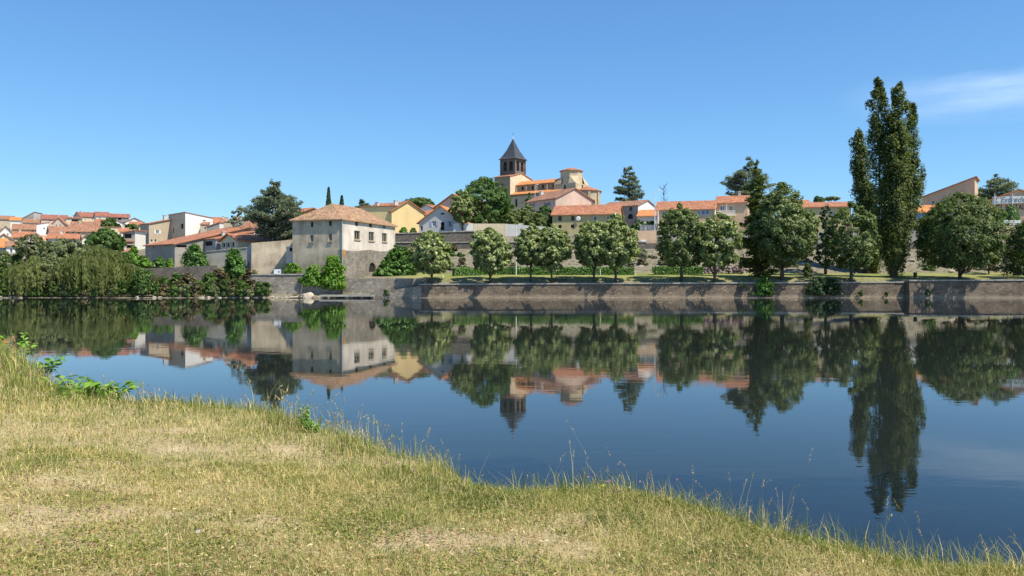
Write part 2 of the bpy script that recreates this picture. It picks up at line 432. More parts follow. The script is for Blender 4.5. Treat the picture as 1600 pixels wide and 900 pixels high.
# ---------------------------------------------------------------- terrain of the far bank
PR = np.array([(100,-1.2),(112.3,-1.2),(113.1,1.95),(114,2.2),(116,2.75),(120,3.05),(127,3.3),(131,3.7),(145.2,7.9),(146.9,8.2),(147.1,9.1),(149.2,9.3),(149.6,11.0),(160,11.6),(185,14),(215,17.0),(262,22.5),(320,23.5),(420,22),(4500,20)])
PL = np.array([(100,-1.2),(110.5,-0.6),(112.2,0.05),(117,0.4),(119.6,0.9),(121.4,4.1),(132,4.8),(145,6.0),(160,7.2),(200,11.3),(260,17.3),(350,25.5),(420,25),(4500,20)])
def T(x, y):
    x = np.asarray(x, float); y = np.asarray(y, float)
    zr = np.interp(y, PR[:, 0], PR[:, 1]); zl = np.interp(y, PL[:, 0], PL[:, 1])
    b = sstep(-44, -30, x)
    # the river bends away: far left the hill keeps on, far right stays low
    z = zl*(1-b) + zr*b
    ter = sstep(-41.5, -39.5, x)*(1-sstep(-32, -30, x))*sstep(122.0, 123.4, y)
    z = np.where(ter > 0, np.maximum(z, z*(1-ter)+8.4*ter), z)
    # mill yard in front of the mill stays low
    yard = sstep(-42, -38, x)*(1-sstep(-14.5, -13.0, x))*(1-sstep(117.5, 121.5, y))
    z = z*(1-yard) + np.minimum(z, np.interp(y, [111, 112.2, 114.5, 117.8, 119], [-1.0, 0.1, 0.7, 1.2, 2.6]))*yard
    z = z + (fbm(x*0.15, y*0.15, 5)-0.5)*0.5*sstep(114, 118, y)*(1-0.75*sstep(-14, -12, x)*(1-sstep(128, 131, y))) + (fbm(x*0.7, y*0.7, 9)-0.5)*0.5*sstep(130, 134, y)*(1-sstep(145, 147, y))
    return z
def Ts(x, y): return float(T(x, y))

def grid_obj(name, xs, ys, zfun, mat, smooth=True, attr=None):
    X, Y = np.meshgrid(xs, ys); Zv = zfun(X, Y)
    co = np.stack([X, Y, Zv], -1).reshape(-1, 3).astype(np.float32)
    nx, ny = len(xs), len(ys)
    i = (np.arange(ny-1)[:, None]*nx + np.arange(nx-1)[None, :]).ravel()
    q = np.stack([i, i+1, i+1+nx, i+nx], 1).astype(np.int32)
    me = np_mesh(name, co, q, mat, smooth)
    if attr is not None:
        for an, fn in attr.items():
            a = me.attributes.new(an, 'FLOAT', 'POINT'); a.data.foreach_set('value', fn(X, Y).ravel().astype(np.float32))
    return link_mesh(name, me)
def np_mesh(name, co, quads, mat, smooth=False):
    me = bpy.data.meshes.new(name)
    me.vertices.add(len(co)); me.vertices.foreach_set('co', np.ascontiguousarray(co, np.float32).ravel())
    k = quads.shape[1]
    me.loops.add(quads.size); me.loops.foreach_set('vertex_index', np.ascontiguousarray(quads, np.int32).ravel())
    me.polygons.add(len(quads))
    me.polygons.foreach_set('loop_start', np.arange(0, quads.size, k, dtype=np.int32))
    me.polygons.foreach_set('loop_total', np.full(len(quads), k, np.int32))
    if smooth: me.polygons.foreach_set('use_smooth', np.ones(len(quads), bool))
    if mat: me.materials.append(mat)
    me.update(calc_edges=True)
    return me

# far ground: mown grass, dry scrub and bare rubble by slope and patch
m, nt, out = new_mat('far_bank_ground'); l = nt.links
p = N(nt, 'ShaderNodeBsdfPrincipled', Roughness=0.95); p.inputs['Specular IOR Level'].default_value = 0.1
tc = N(nt, 'ShaderNodeTexCoord')
n1 = N(nt, 'ShaderNodeTexNoise', Scale=0.22, Detail=7.0, Roughness=0.65); l.new(tc.outputs['Object'], n1.inputs['Vector'])
n2 = N(nt, 'ShaderNodeTexNoise', Scale=1.6, Detail=6.0, Roughness=0.7); l.new(tc.outputs['Object'], n2.inputs['Vector'])
lawn = ramp(nt, [(0.3, (0.15, 0.18, 0.045)), (0.5, (0.25, 0.26, 0.085)), (0.7, (0.38, 0.34, 0.15))])
l.new(n1.outputs['Fac'], lawn.inputs['Fac'])
rub = ramp(nt, [(0.28, (0.06, 0.075, 0.028)), (0.44, (0.15, 0.135, 0.08)), (0.56, (0.28, 0.25, 0.20)), (0.66, (0.13, 0.125, 0.075)), (0.78, (0.24, 0.21, 0.16))])
l.new(n2.outputs['Fac'], rub.inputs['Fac'])
geo = N(nt, 'ShaderNodeNewGeometry')
sx = N(nt, 'ShaderNodeSeparateXYZ'); l.new(geo.outputs['Normal'], sx.inputs[0])
mr = N(nt, 'ShaderNodeMapRange'); mr.inputs['From Min'].default_value = 0.985; mr.inputs['From Max'].default_value = 0.95
l.new(sx.outputs['Z'], mr.inputs['Value'])
sy = N(nt, 'ShaderNodeSeparateXYZ'); l.new(tc.outputs['Object'], sy.inputs[0])
my = N(nt, 'ShaderNodeMapRange'); my.inputs['From Min'].default_value = 128.5; my.inputs['From Max'].default_value = 132.0; l.new(sy.outputs['Y'], my.inputs['Value'])
mxx = N(nt, 'ShaderNodeMapRange'); mxx.inputs['From Min'].default_value = -14.0; mxx.inputs['From Max'].default_value = -20.0; l.new(sy.outputs['X'], mxx.inputs['Value'])
mb1 = N(nt, 'ShaderNodeMath', operation='MAXIMUM'); l.new(my.outputs[0], mb1.inputs[0]); l.new(mxx.outputs[0], mb1.inputs[1])
mb2 = N(nt, 'ShaderNodeMath', operation='MAXIMUM'); l.new(mb1.outputs[0], mb2.inputs[0]); l.new(mr.outputs[0], mb2.inputs[1])
mx = N(nt, 'ShaderNodeMixRGB'); l.new(mb2.outputs[0], mx.inputs['Fac']); l.new(lawn.outputs[0], mx.inputs['Color1']); l.new(rub.outputs[0], mx.inputs['Color2'])
l.new(mx.outputs[0], p.inputs['Base Color'])
bp = N(nt, 'ShaderNodeBump', Strength=1.0, Distance=0.3); l.new(n2.outputs['Fac'], bp.inputs['Height']); l.new(bp.outputs[0], p.inputs['Normal'])
l.new(p.outputs[0], out.inputs['Surface']); M['ground'] = m

xs = np.concatenate([np.arange(-3000, -300, 150), np.arange(-300, -110, 10), np.arange(-110, 110, 1.0), np.arange(110, 300, 10), np.arange(300, 3001, 150)])
ys = np.concatenate([np.arange(104, 111, 1.0), np.arange(111, 152, 0.5), np.arange(152, 300, 3.0), np.arange(300, 460, 20), np.arange(460, 4400, 300)])
g = grid_obj('ground', xs, ys, T, M['ground'])
tag(g, 'grassy far bank rising to the hillside town', 'ground', kind='structure')

# ---------------------------------------------------------------- near bank
EX = np.array([-60, -30, -22, -13.8, -10.0, -7.05, -5.2, -3.7, -1.93, -1.05, -0.36, 0.57, 1.1, 1.56, 1.93, 2.29, 2.63, 3.34, 6, 12, 40])
EY = np.array([60, 36, 29, 20.5, 15.6, 12.6, 12.0, 11.3, 9.2, 8.15, 7.3, 7.0, 6.85, 6.4, 5.95, 5.62, 5.4, 5.1, 4.5, 3.6, 1.0])
def edge_d(x, y):
    """distance past the top of the bank, roughly square to it"""
    x = np.asarray(x, float); e = np.interp(x, EX, EY)
    s = (np.interp(x+0.4, EX, EY)-np.interp(x-0.4, EX, EY))/0.8
    wob = (fbm(x*1.1, y*1.1, 31)-0.5)*0.5
    return (y-e)/np.sqrt(1+s*s) + wob
def NB(x, y):
    d = edge_d(x, y)
    z = 1.2 - 0.3*sstep(-5.5, 0.2, d) - 1.75*sstep(-0.05, 1.9, d)
    z = z + (fbm(x*0.5, y*0.5, 41)-0.5)*0.12 + (fbm(x*2.5, y*2.5, 43)-0.5)*0.05*(d < 1)
    left = sstep(-6.5, -12, x)
    return z + left*0.25*sstep(-3, 0, d)*(1-sstep(0.2, 1.2, d))
def bare(x, y):
    d = edge_d(x, y)
    b = fbm(x*0.42+3.3, y*0.9, 51, 4)
    b2 = fbm(x*2.2, y*2.6, 57, 3)
    v = sstep(0.52, 0.72, b*0.5+b2*0.5)
    return v*(1-sstep(-0.9, -0.15, d))*0.8
m, nt, out = new_mat('near_bank_soil'); l = nt.links
p = N(nt, 'ShaderNodeBsdfPrincipled', Roughness=0.95); p.inputs['Specular IOR Level'].default_value = 0.1
tc = N(nt, 'ShaderNodeTexCoord')
n1 = N(nt, 'ShaderNodeTexNoise', Scale=28.0, Detail=6.0, Roughness=0.7); l.new(tc.outputs['Object'], n1.inputs['Vector'])
n2 = N(nt, 'ShaderNodeTexNoise', Scale=3.0, Detail=5.0, Roughness=0.65); l.new(tc.outputs['Object'], n2.inputs['Vector'])
thatch = ramp(nt, [(0.3, (0.16, 0.135, 0.06)), (0.5, (0.34, 0.285, 0.14)), (0.7, (0.50, 0.42, 0.23))]); l.new(n1.outputs['Fac'], thatch.inputs['Fac'])
soil = ramp(nt, [(0.3, (0.30, 0.22, 0.125)), (0.5, (0.44, 0.34, 0.205)), (0.72, (0.54, 0.44, 0.285))]); l.new(n2.outputs['Fac'], soil.inputs['Fac'])
at = N(nt, 'ShaderNodeAttribute', attribute_name='bare')
mx = N(nt, 'ShaderNodeMixRGB'); l.new(at.outputs['Fac'], mx.inputs['Fac']); l.new(thatch.outputs[0], mx.inputs['Color1']); l.new(soil.outputs[0], mx.inputs['Color2'])
l.new(mx.outputs[0], p.inputs['Base Color'])
bp = N(nt, 'ShaderNodeBump', Strength=0.7, Distance=0.02); l.new(n1.outputs['Fac'], bp.inputs['Height']); l.new(bp.outputs[0], p.inputs['Normal'])
l.new(p.outputs[0], out.inputs['Surface']); M['soil'] = m
xs = np.concatenate([np.arange(-60, -16, 0.8), np.arange(-16, 9, 0.12), np.arange(9, 40.1, 0.8)])
ys = np.concatenate([np.arange(-12, 2.5, 0.8), np.arange(2.5, 15, 0.12), np.arange(15, 26, 0.3), np.arange(26, 64, 1.0)])
nb = grid_obj('near_bank', xs, ys, NB, M['soil'], attr={'bare': bare})
tag(nb, 'dry trodden grass bank in the foreground', 'bank', kind='structure')

# ---------------------------------------------------------------- river bed and water
m, nt, out = new_mat('river_bed'); l = nt.links
p = N(nt, 'ShaderNodeBsdfPrincipled', Roughness=0.9)
tc = N(nt, 'ShaderNodeTexCoord')
v = N(nt, 'ShaderNodeTexVoronoi', Scale=3.2); l.new(tc.outputs['Object'], v.inputs['Vector'])
n1 = N(nt, 'ShaderNodeTexNoise', Scale=0.6, Detail=6.0); l.new(tc.outputs['Object'], n1.inputs['Vector'])
r = ramp(nt, [(0.0, (0.30, 0.27, 0.18)), (0.25, (0.14, 0.13, 0.085)), (0.6, (0.05, 0.052, 0.04))]); l.new(v.outputs['Distance'], r.inputs['Fac'])
r2 = ramp(nt, [(0.35, (0.35, 0.35, 0.35)), (0.65, (1, 1, 1))]); l.new(n1.outputs['Fac'], r2.inputs['Fac'])
mm = N(nt, 'ShaderNodeMixRGB', blend_type='MULTIPLY', Fac=1.0); l.new(r.outputs[0], mm.inputs['Color1']); l.new(r2.outputs[0], mm.inputs['Color2'])
l.new(mm.outputs[0], p.inputs['Base Color']); l.new(p.outputs[0], out.inputs['Surface']); M['bed'] = m
xs = np.concatenate([np.arange(-3000, -100, 200), np.arange(-100, 101, 4.0), np.arange(200, 3001, 200)])
ys = np.concatenate([np.arange(-40, 116, 2.0)])
bed = grid_obj('river_bed', xs, ys, lambda x, y: -0.62 - 0.75*sstep(6, 30, y+0*x) + (fbm(x*0.3, y*0.3, 71)-0.5)*0.25, M['bed'])
tag(bed, 'stony river bed seen faintly through the shallow water', 'river bed', kind='structure')

m, nt, out = new_mat('river_water'); l = nt.links
tc = N(nt, 'ShaderNodeTexCoord')
mp = N(nt, 'ShaderNodeMapping', Scale=(0.55, 1.5, 1)); l.new(tc.outputs['Object'], mp.inputs['Vector'])
n1 = N(nt, 'ShaderNodeTexNoise', Scale=1.2, Detail=4.0, Roughness=0.55); l.new(mp.outputs[0], n1.inputs['Vector'])
mp2 = N(nt, 'ShaderNodeMapping', Scale=(0.05, 0.12, 1)); l.new(tc.outputs['Object'], mp2.inputs['Vector'])
n2 = N(nt, 'ShaderNodeTexNoise', Scale=1.0, Detail=3.0); l.new(mp2.outputs[0], n2.inputs['Vector'])
calm = ramp(nt, [(0.38, (0.12,)*3), (0.62, (1, 1, 1))]); l.new(n2.outputs['Fac'], calm.inputs['Fac'])
hm = N(nt, 'ShaderNodeMath', operation='MULTIPLY'); l.new(n1.outputs['Fac'], hm.inputs[0]); l.new(calm.outputs[0], hm.inputs[1])
bp = N(nt, 'ShaderNodeBump', Strength=1.0, Distance=0.003); l.new(hm.outputs[0], bp.inputs['Height'])
fr = N(nt, 'ShaderNodeFresnel', IOR=1.33); l.new(bp.outputs[0], fr.inputs['Normal'])
gl = N(nt, 'ShaderNodeBsdfGlossy', Roughness=0.012, Color=(0.96, 0.96, 0.95, 1)); l.new(bp.outputs[0], gl.inputs['Normal'])
# light that goes down into the water: the silt scatters some back, the rest reaches the bed
tr = N(nt, 'ShaderNodeBsdfTransparent', Color=(0.42, 0.50, 0.50, 1))
df = N(nt, 'ShaderNodeBsdfDiffuse', Color=(0.010, 0.017, 0.022, 1))
body = N(nt, 'ShaderNodeMixShader', Fac=0.62); l.new(tr.outputs[0], body.inputs[1]); l.new(df.outputs[0], body.inputs[2])
mx = N(nt, 'ShaderNodeMixShader'); l.new(fr.outputs[0], mx.inputs['Fac']); l.new(body.outputs[0], mx.inputs[1]); l.new(gl.outputs[0], mx.inputs[2])
l.new(mx.outputs[0], out.inputs['Surface']); M['water'] = m
wb = MB(); wb.poly([(-3000, -40, 0), (3000, -40, 0), (3000, 114.5, 0), (-3000, 114.5, 0)])
wt_o = wb.build('water', M['water'])
tag(wt_o, 'calm river mirroring the town and the blue sky', 'water', kind='structure')
# ---------------------------------------------------------------- building kit
def hit(px, P, Q):
    """where the sight line of photo column px meets the ground line P-Q: (fraction, distance)"""
    k = (px-800.0)/F
    s = -((P[0]-k*P[1]) / ((Q[0]-P[0]) - k*(Q[1]-P[1])))
    return s, P[1]+s*(Q[1]-P[1])

def arch_poly(u0, u1, v0, v1, n=7):
    r = (u1-u0)/2; c = (u0+u1)/2; k = min(r, v1-v0)
    return [(u0, v0), (u1, v0)] + [(c+r*math.cos(math.pi*i/n), v1-k+k*math.sin(math.pi*i/n)) for i in range(n+1)]

def face(mb, o, u, outer, holes=(), depth=0.2):
    """wall face with real openings; o origin, u direction along the wall, outward normal = u x z"""
    o = Vector(o); u = Vector(u); z = Vector((0, 0, 1)); n = u.cross(z)
    loops = [[Vector((a, b, 0)) for a, b in outer]] + [[Vector((a, b, 0)) for a, b in h] for h in holes]
    flat = [p for lp in loops for p in lp]
    P3 = lambda p: o + u*p.x + z*p.y
    if not holes:
        mb.poly([P3(p) for p in flat], [(p.x, p.y) for p in flat])
    else:
        for t in tessellate_polygon(loops):
            a, b, c = (flat[i] for i in t)
            if (b-a).cross(c-a).z < 0: b, c = c, b
            mb.poly([P3(a), P3(b), P3(c)], [(q.x, q.y) for q in (a, b, c)])
    for h in loops[1:]:
        k = len(h)
        for i in range(k):
            a, b = P3(h[i]), P3(h[(i+1) % k])
            mb.poly([a, b, b-n*depth, a-n*depth])

def poly_slab(pts2, o, u, d0, d1):
    """extruded 2D outline standing in the wall plane, from depth d0 to d1 behind it"""
    o = Vector(o); u = Vector(u); z = Vector((0, 0, 1)); n = u.cross(z); mb = MB()
    A = [o+u*a+z*b-n*d0 for a, b in pts2]; B = [o+u*a+z*b-n*d1 for a, b in pts2]
    mb.poly(A); mb.poly(list(reversed(B)))
    for i in range(len(A)):
        j = (i+1) % len(A); mb.poly([A[j], A[i], B[i], B[j]])
    return mb

def add_window(root, o, u, rect, style, depth=0.2, frame='frame', pane='glass', arch=None):
    """frame with pane set back in the opening; shutters beside it"""
    u0, u1, v0, v1 = rect; w = u1-u0; h = v1-v0
    o = Vector(o); u = Vector(u); z = Vector((0, 0, 1)); n = u.cross(z)
    if style == 'open':            # dark opening
        return poly_slab(arch or [(u0,v0),(u1,v0),(u1,v1),(u0,v1)], o, u, depth-0.02, depth+0.04).build('opening', M['dark'], root)
    t = min(0.09, w*0.12); mb = MB(); d0 = depth-0.1
    def bar(a0, a1, b0, b1): mb.obox(o+u*a0+z*b0-n*(d0+0.08), u, n, a1-a0, 0.08, b1-b0)
    bar(u0, u1, v0, v0+t); bar(u0, u1, v1-t, v1); bar(u0, u0+t, v0+t, v1-t); bar(u1-t, u1, v0+t, v1-t)
    if w > 0.7: bar((u0+u1)/2-t/2, (u0+u1)/2+t/2, v0+t, v1-t)
    f = mb.build('window', M[frame], root)
    poly_slab([(u0,v0),(u1,v0),(u1,v1),(u0,v1)], o, u, depth-0.05, depth-0.01).build('pane', M[pane], f)
    if style.startswith('shut') :
        col = style.split(':')[1]
        for a in (u0-w*0.52, u1+w*0.02):
            sb = MB(); sb.obox(o+u*a+z*v0+n*0.005, u, n, w*0.5, 0.05, h)
            for k in range(3): sb.obox(o+u*(a+0.05)+z*(v0+h*(0.12+0.31*k))+n*0.055, u, n, w*0.5-0.1, 0.015, h*0.12)
            sb.build('shutter', M[col], root)
    if style == 'sill':
        sb = MB(); sb.obox(o+u*(u0-0.12)+z*(v0-0.16)-n*0.02, u, n, w+0.24, 0.16, 0.155)
        sb.build('sill', M['oldwood'], f)
    return f

def house(name, label, A, B, depth, eave, roof, rise, wall, tile, wins=(), rwins=(), lwins=(), over=0.35,
          base=None, chim=(), cat='house', group=None, thick=0.16, frame='frame', rskin=None, lskin=None):
    """A, B: (photo column, distance) of the two front corners; eave: photo row of the front eave"""
    pa = Vector((wx(A[0], A[1]), A[1])); pb = Vector((wx(B[0], B[1]), B[1]))
    ax = (pb-pa); W = ax.length; ax /= W; ay = Vector((-ax.y, ax.x)); D = depth
    corners = [pa, pb, pb+ay*D, pa+ay*D]
    ez = wz(eave, (A[1]+B[1])/2)
    if base is None: base = min(Ts(c.x, c.y) for c in corners) - 0.6
    base = min(base, ez-2.2)
    h = ez-base
    root = empty(name, (pa.x, pa.y, base), math.atan2(ax.y, ax.x))
    tag(root, label, cat, group)
    rt = roof
    def top(x, y):
        if rt == 'gx': return h + rise*(1-abs(y-D/2)/(D/2))
        if rt == 'gy': return h + rise*(1-abs(x-W/2)/(W/2))
        if rt == 'sr': return h + rise*x/W
        if rt == 'sl': return h + rise*(1-x/W)
        if rt == 'sb': return h + rise*y/D
        if rt == 'sf': return h + rise*(1-y/D)
        return h
    mb = MB()
    faces = [((0,0,0), (1,0,0), W, [(0,0),(W/2,0),(W,0)], 'f'), ((W,0,0), (0,1,0), D, [(W,0),(W,D/2),(W,D)], 'r'),
             ((W,D,0), (-1,0,0), W, [(W,D),(W/2,D),(0,D)], 'b'), ((0,D,0), (0,-1,0), D, [(0,D),(0,D/2),(0,0)], 'l')]
    lines = {'f': (corners[0], corners[1]), 'r': (corners[1], corners[2]), 'l': (corners[3], corners[0])}
    jobs = []
    for o, u, ln, pt, key in faces:
        hs = [top(*q) for q in pt]
        outer = [(0,0),(ln,0),(ln,hs[2])]
        if abs(hs[1]-(hs[0]+hs[2])/2) > 1e-3: outer.append((ln/2, hs[1]))
        outer.append((0, hs[0]))
        holes = []
        for w in {'f': wins, 'r': rwins, 'l': lwins}.get(key, ()):
            px, py, pw, ph, st = w[:5]
            P, Q = lines[key]
            s0, _ = hit(px-pw/2, P, Q); s1, _ = hit(px+pw/2, P, Q); sm, Ym = hit(px, P, Q)
            a0, a1 = sorted((s0*ln, s1*ln)); zc = wz(py, Ym)-base; hh = ph*Ym/F/2
            a0 = max(a0, 0.12); a1 = min(a1, ln-0.12); v0 = max(zc-hh, 0.1); v1 = zc+hh
            lim = min(hs[0], hs[2]) if hs[1] <= max(hs[0], hs[2])+1e-3 else hs[1]-0.3
            v1 = min(v1, lim-0.08)
            if a1-a0 < 0.15 or v1-v0 < 0.15: continue
            if any(a0 < g[1]+0.02 and a1 > g[0]-0.02 and v0 < g[3]+0.02 and v1 > g[2]-0.02 for g in [x[0] for x in holes]): continue
            arch = arch_poly(a0, a1, v0, v1) if 'arch' in st else None
            holes.append(((a0, a1, v0, v1), arch or [(a0,v0),(a1,v0),(a1,v1),(a0,v1)]))
            jobs.append((o, u, (a0, a1, v0, v1), st, arch))
        sk = {'r': rskin, 'l': lskin}.get(key)
        if sk:
            mb2 = MB(); face(mb2, o, u, outer, [x[1] for x in holes], 0.2); mb2.build('gable_wall', M[sk], root)
        else: face(mb, o, u, outer, [x[1] for x in holes], 0.2)
    mb.poly([(0,0,0),(0,D,0),(W,D,0),(W,0,0)])
    if rt in ('flat',): mb.poly([(0,0,h-0.02),(W,0,h-0.02),(W,D,h-0.02),(0,D,h-0.02)])
    mb.build('wall', M[wall], root)
    for o, u, rect, st, arch in jobs:
        if 'open' in st or 'arch' in st: add_window(root, o, u, rect, 'open', arch=arch)
        elif st == 'blue': add_window(root, o, u, rect, 'plain', pane='blue', frame='blue')
        elif st == 'shut0': add_window(root, o, u, rect, 'plain', pane='darkshut', frame='darkshut')
        elif st == 'bluegl': add_window(root, o, u, rect, 'plain', pane='blueglass', frame=frame)
        else: add_window(root, o, u, rect, st, frame=frame)
    rb = MB(); t = thick; ov = over; e = 0.012
    if rt == 'gx':
        sl = rise/(D/2); r = h+rise+t+e; zz = h-sl*ov+t+e
        rb.prism([(-ov,-ov,zz),(W+ov,-ov,zz),(W+ov,D/2,r),(-ov,D/2,r)], t)
        rb.prism([(W+ov,D+ov,zz),(-ov,D+ov,zz),(-ov,D/2,r),(W+ov,D/2,r)], t)
    elif rt == 'gy':
        sl = rise/(W/2); r = h+rise+t+e; zz = h-sl*ov+t+e
        rb.prism([(-ov,D+ov,zz),(-ov,-ov,zz),(W/2,-ov,r),(W/2,D+ov,r)], t)
        rb.prism([(W+ov,-ov,zz),(W+ov,D+ov,zz),(W/2,D+ov,r),(W/2,-ov,r)], t)
    elif rt == 'hip':
        k = min(W, D)/2; sl = rise/k; zz = h-sl*ov+t+e; r = h+rise+t+e
        a, b, c, d = (-ov,-ov,zz), (W+ov,-ov,zz), (W+ov,D+ov,zz), (-ov,D+ov,zz)
        if W >= D: p, q = (k, D/2, r), (W-k+0.01, D/2, r)
        else: p, q = (W/2, k, r), (W/2, D-k+0.01, r)
        if W >= D: pl = [[a,b,q,p],[b,c,q],[c,d,p,q],[d,a,p]]
        else: pl = [[a,b,p],[b,c,q,p],[c,d,q],[d,a,p,q]]
        for P in pl:
            V = [Vector(x) for x in P]; E = (V[1]-V[0]).normalized(); G = (V[1]-V[0]).cross(V[2]-V[0]).normalized().cross(E)
            rb.poly(V, [((x-V[0]).dot(E), (x-V[0]).dot(G)) for x in V])
        lo = [(x, y, z-t) for x, y, z in (a, b, c, d)]
        rb.poly(list(reversed(lo)))
        tp = [a, b, c, d]
        for i in range(4): j = (i+1) % 4; rb.poly([tp[i], lo[i], lo[j], tp[j]])
    elif rt == 'flat':
        rb.box(-ov, W+ov, -ov, D+ov, h+e, h+e+t+0.1)
    else:
        def zt(x, y):
            if rt == 'sr': return h+rise*x/W
            if rt == 'sl': return h+rise*(1-x/W)
            if rt == 'sb': return h+rise*y/D
            return h+rise*(1-y/D)
        rb.prism([(x, y, zt(x, y)+t+e) for x, y in ((-ov,-ov),(W+ov,-ov),(W+ov,D+ov),(-ov,D+ov))], t)
    ro = rb.build('roof', M[tile], root)
    if not chim and group == 'houses on the left hillside' and rt in ('gx', 'gy', 'sb') and (int(A[0])*7+int(B[0])*3) % 5 < 3:
        chim = [(0.25+0.5*((int(A[0])*13) % 7)/7, 0.42, 0.55, 0.8)]
    for cx, cy, cw, ch in chim:      # fractions of the plan, width, height above the roof there
        x, y = cx*W, cy*D; z0 = top(x, y)-0.3
        cb = MB(); cb.box(x-cw/2, x+cw/2, y-cw/2, y+cw/2, z0, z0+0.3+ch); cb.box(x-cw/2-0.07, x+cw/2+0.07, y-cw/2-0.07, y+cw/2+0.07, z0+0.3+ch+0.003, z0+0.42+ch)
        cb.build('chimney', M['palegrey'] if wall != 'beige' else M['beige'], ro)
    root['W'] = W; root['D'] = D; root['H'] = h
    return root

def HL(name, label, pa, pb, Y, depth, eave, roof, rise, wall, tile, yaw=5, **kw):
    """house on the hillside turned yaw degrees from facing the river bend where the photo was taken"""
    km = ((pa+pb)/2-800)/F; ang = math.atan2(-km, 1)-math.radians(yaw); ax = (math.cos(ang), math.sin(ang))
    A = (wx(pa, Y), Y); k = (pb-800)/F; s = (k*A[1]-A[0])/(ax[0]-k*ax[1])
    kw.setdefault('group', 'houses on the left hillside')
    return house(name, label, (pa, Y), (pb, A[1]+s*ax[1]), depth, eave, roof, rise, wall, tile, **kw)

# ---------------------------------------------------------------- quay wall
YW = 112.4
def wall_run(name, label, x0, x1, y0, y1, zt0, zt1, zb, mat, thick=0.7, batter=0.0, coping=None, step=1.3, cat='wall', seed=1, over=0.1):
    """masonry wall between two plan points, its top running from zt0 to zt1, front face leaning back by batter"""
    P = Vector((x0, y0, 0)); Q = Vector((x1, y1, 0)); Ln = (Q-P).length
    rz = math.atan2(y1-y0, x1-x0)
    root = empty(name, (x0, y0, zb), rz); tag(root, label, cat, kind='thing')
    h0, h1 = zt0-zb, zt1-zb; b0, b1 = batter*h0, batter*h1
    mb = MB(); n = max(2, int(Ln/2)); rng = random.Random(seed)
    fr = [[], [], []]
    for i in range(n+1):
        s = i/n; x = s*Ln; h = h0+(h1-h0)*s; b = batter*h
        j = 0 if i in (0, n) else rng.uniform(-0.02, 0.02)
        fr[0].append((x, -b+j, 0)); fr[1].append((x, -b*0.5+rng.uniform(-.03,.03), h*0.5)); fr[2].append((x, 0, h))
    back_t = [(p[0], thick, p[2]) for p in fr[2]]; back_b = [(p[0], thick, 0) for p in fr[2]]
    for i in range(n):
        mb.poly([fr[0][i], fr[0][i+1], fr[1][i+1], fr[1][i]]); mb.poly([fr[1][i], fr[1][i+1], fr[2][i+1], fr[2][i]])
        mb.poly([fr[2][i], fr[2][i+1], back_t[i+1], back_t[i]]); mb.poly([back_b[i+1], back_b[i], back_t[i], back_t[i+1]])
    mb.poly([fr[0][0], fr[1][0], fr[2][0], back_t[0], back_b[0]]); mb.poly([back_b[-1], back_t[-1], fr[2][-1], fr[1][-1], fr[0][-1]])
    mb.build('masonry', M[mat], root)
    if coping:
        k = max(1, int(Ln/step)); shared = {}
        for i in range(k):
            s = (i+0.5)/k; w = Ln/k*0.985; v = rng.randrange(4)
            if v not in shared:
                cb = MB(); hh = 0.16+0.012*v; cb.box(-w/2, w/2, -over-0.015*v, thick+0.03, 0.004, hh)
                shared[v] = cb.build('coping_stone', M[coping], root); o = shared[v]
            else:
                o = shared[v].copy(); COL.objects.link(o)
            o.location = (s*Ln, 0, h0+(h1-h0)*s); o.rotation_euler = (rng.uniform(-.006,.006), -math.atan2(h1-h0, Ln), rng.uniform(-.004,.004))
    return root

xq0, xq1 = wx(655, YW), wx(1413, YW)
wall_run('quay_wall', 'long dark stone quay wall along the water below the lime trees', xq0, xq1, YW, YW, 1.82, 2.12, -1.0, 'quay', 0.8, 0.13, 'coping', 1.3, seed=3)
wall_run('quay_wall', 'taller projecting stone quay wall at the right edge below the poplars', xq1+0.02, wx(1760, YW-1.1), YW-1.25, YW-1.25, 2.36, 2.5, -1.0, 'quay', 2.0, 0.10, 'coping', 1.3, seed=4)
# ledge at the foot of the quay wall
lb = MB(); lb.box(xq0, xq1, YW-0.8, YW-0.2, -1.0, 0.05)
tag(lb.build('wall_footing', M['quay']), 'dark stone footing along the waterline of the long quay wall', 'footing', kind='thing')
# the sloping ramp wall and the wall behind it, by the mill
xr0 = wx(520, 111.6)
rb_ = MB()
P0 = (xr0, 111.3); P1 = (xq0+0.3, 112.0)
pts = [(P0[0], P0[1], -1), (P1[0], P1[1], -1), (P1[0], P1[1], 1.72), (wx(600, 111.8), 111.7, 0.92), (P0[0], P0[1], 0.42)]
back = [(x+0.3, y+2.2, z) for x, y, z in pts]
rb_.poly(pts); rb_.poly(list(reversed(back)))
for i in range(5):
    j = (i+1) % 5; rb_.poly([pts[i], back[i], back[j], pts[j]])
ro = rb_.build('landing_ramp', M['rubble']); fix_normals(ro)
tag(ro, 'sloping pale stone landing ramp at the foot of the mill', 'ramp')
for k, (pa, pb_) in enumerate(((500, 545), (545, 586))):
    sb = MB(); sb.box(wx(pa, 111), wx(pb_, 111)-0.15, 110.5+0.1*k, 112.3, 0.22, 0.44)
    for q in (0.1, 0.5, 0.9):
        xx = wx(pa+(pb_-pa)*q, 111); sb.box(xx-0.2, xx+0.2, 111.1, 112.2, -0.9, 0.217)
    tag(sb.build('landing_slab', M['concrete']), ['undercut concrete landing slab beside the pale boulder', 'undercut concrete landing slab nearest the ramp'][k], 'slab', 'landing slabs')
wall_run('yard_wall', 'low grey rubble wall below the mill arch', wx(528, 114.6), wx(668, 114.6), 114.4, 114.4, 2.75, 2.75, 0.2, 'rubble', 0.6, 0.04, None)
wall_run('river_wall', 'ivy spotted stone wall under the white board left of the mill', wx(392, 114), wx(532, 114), 114.2, 114.0, 3.2, 3.25, -0.5, 'rubble', 0.7, 0.12, 'coping', 1.6, seed=8)
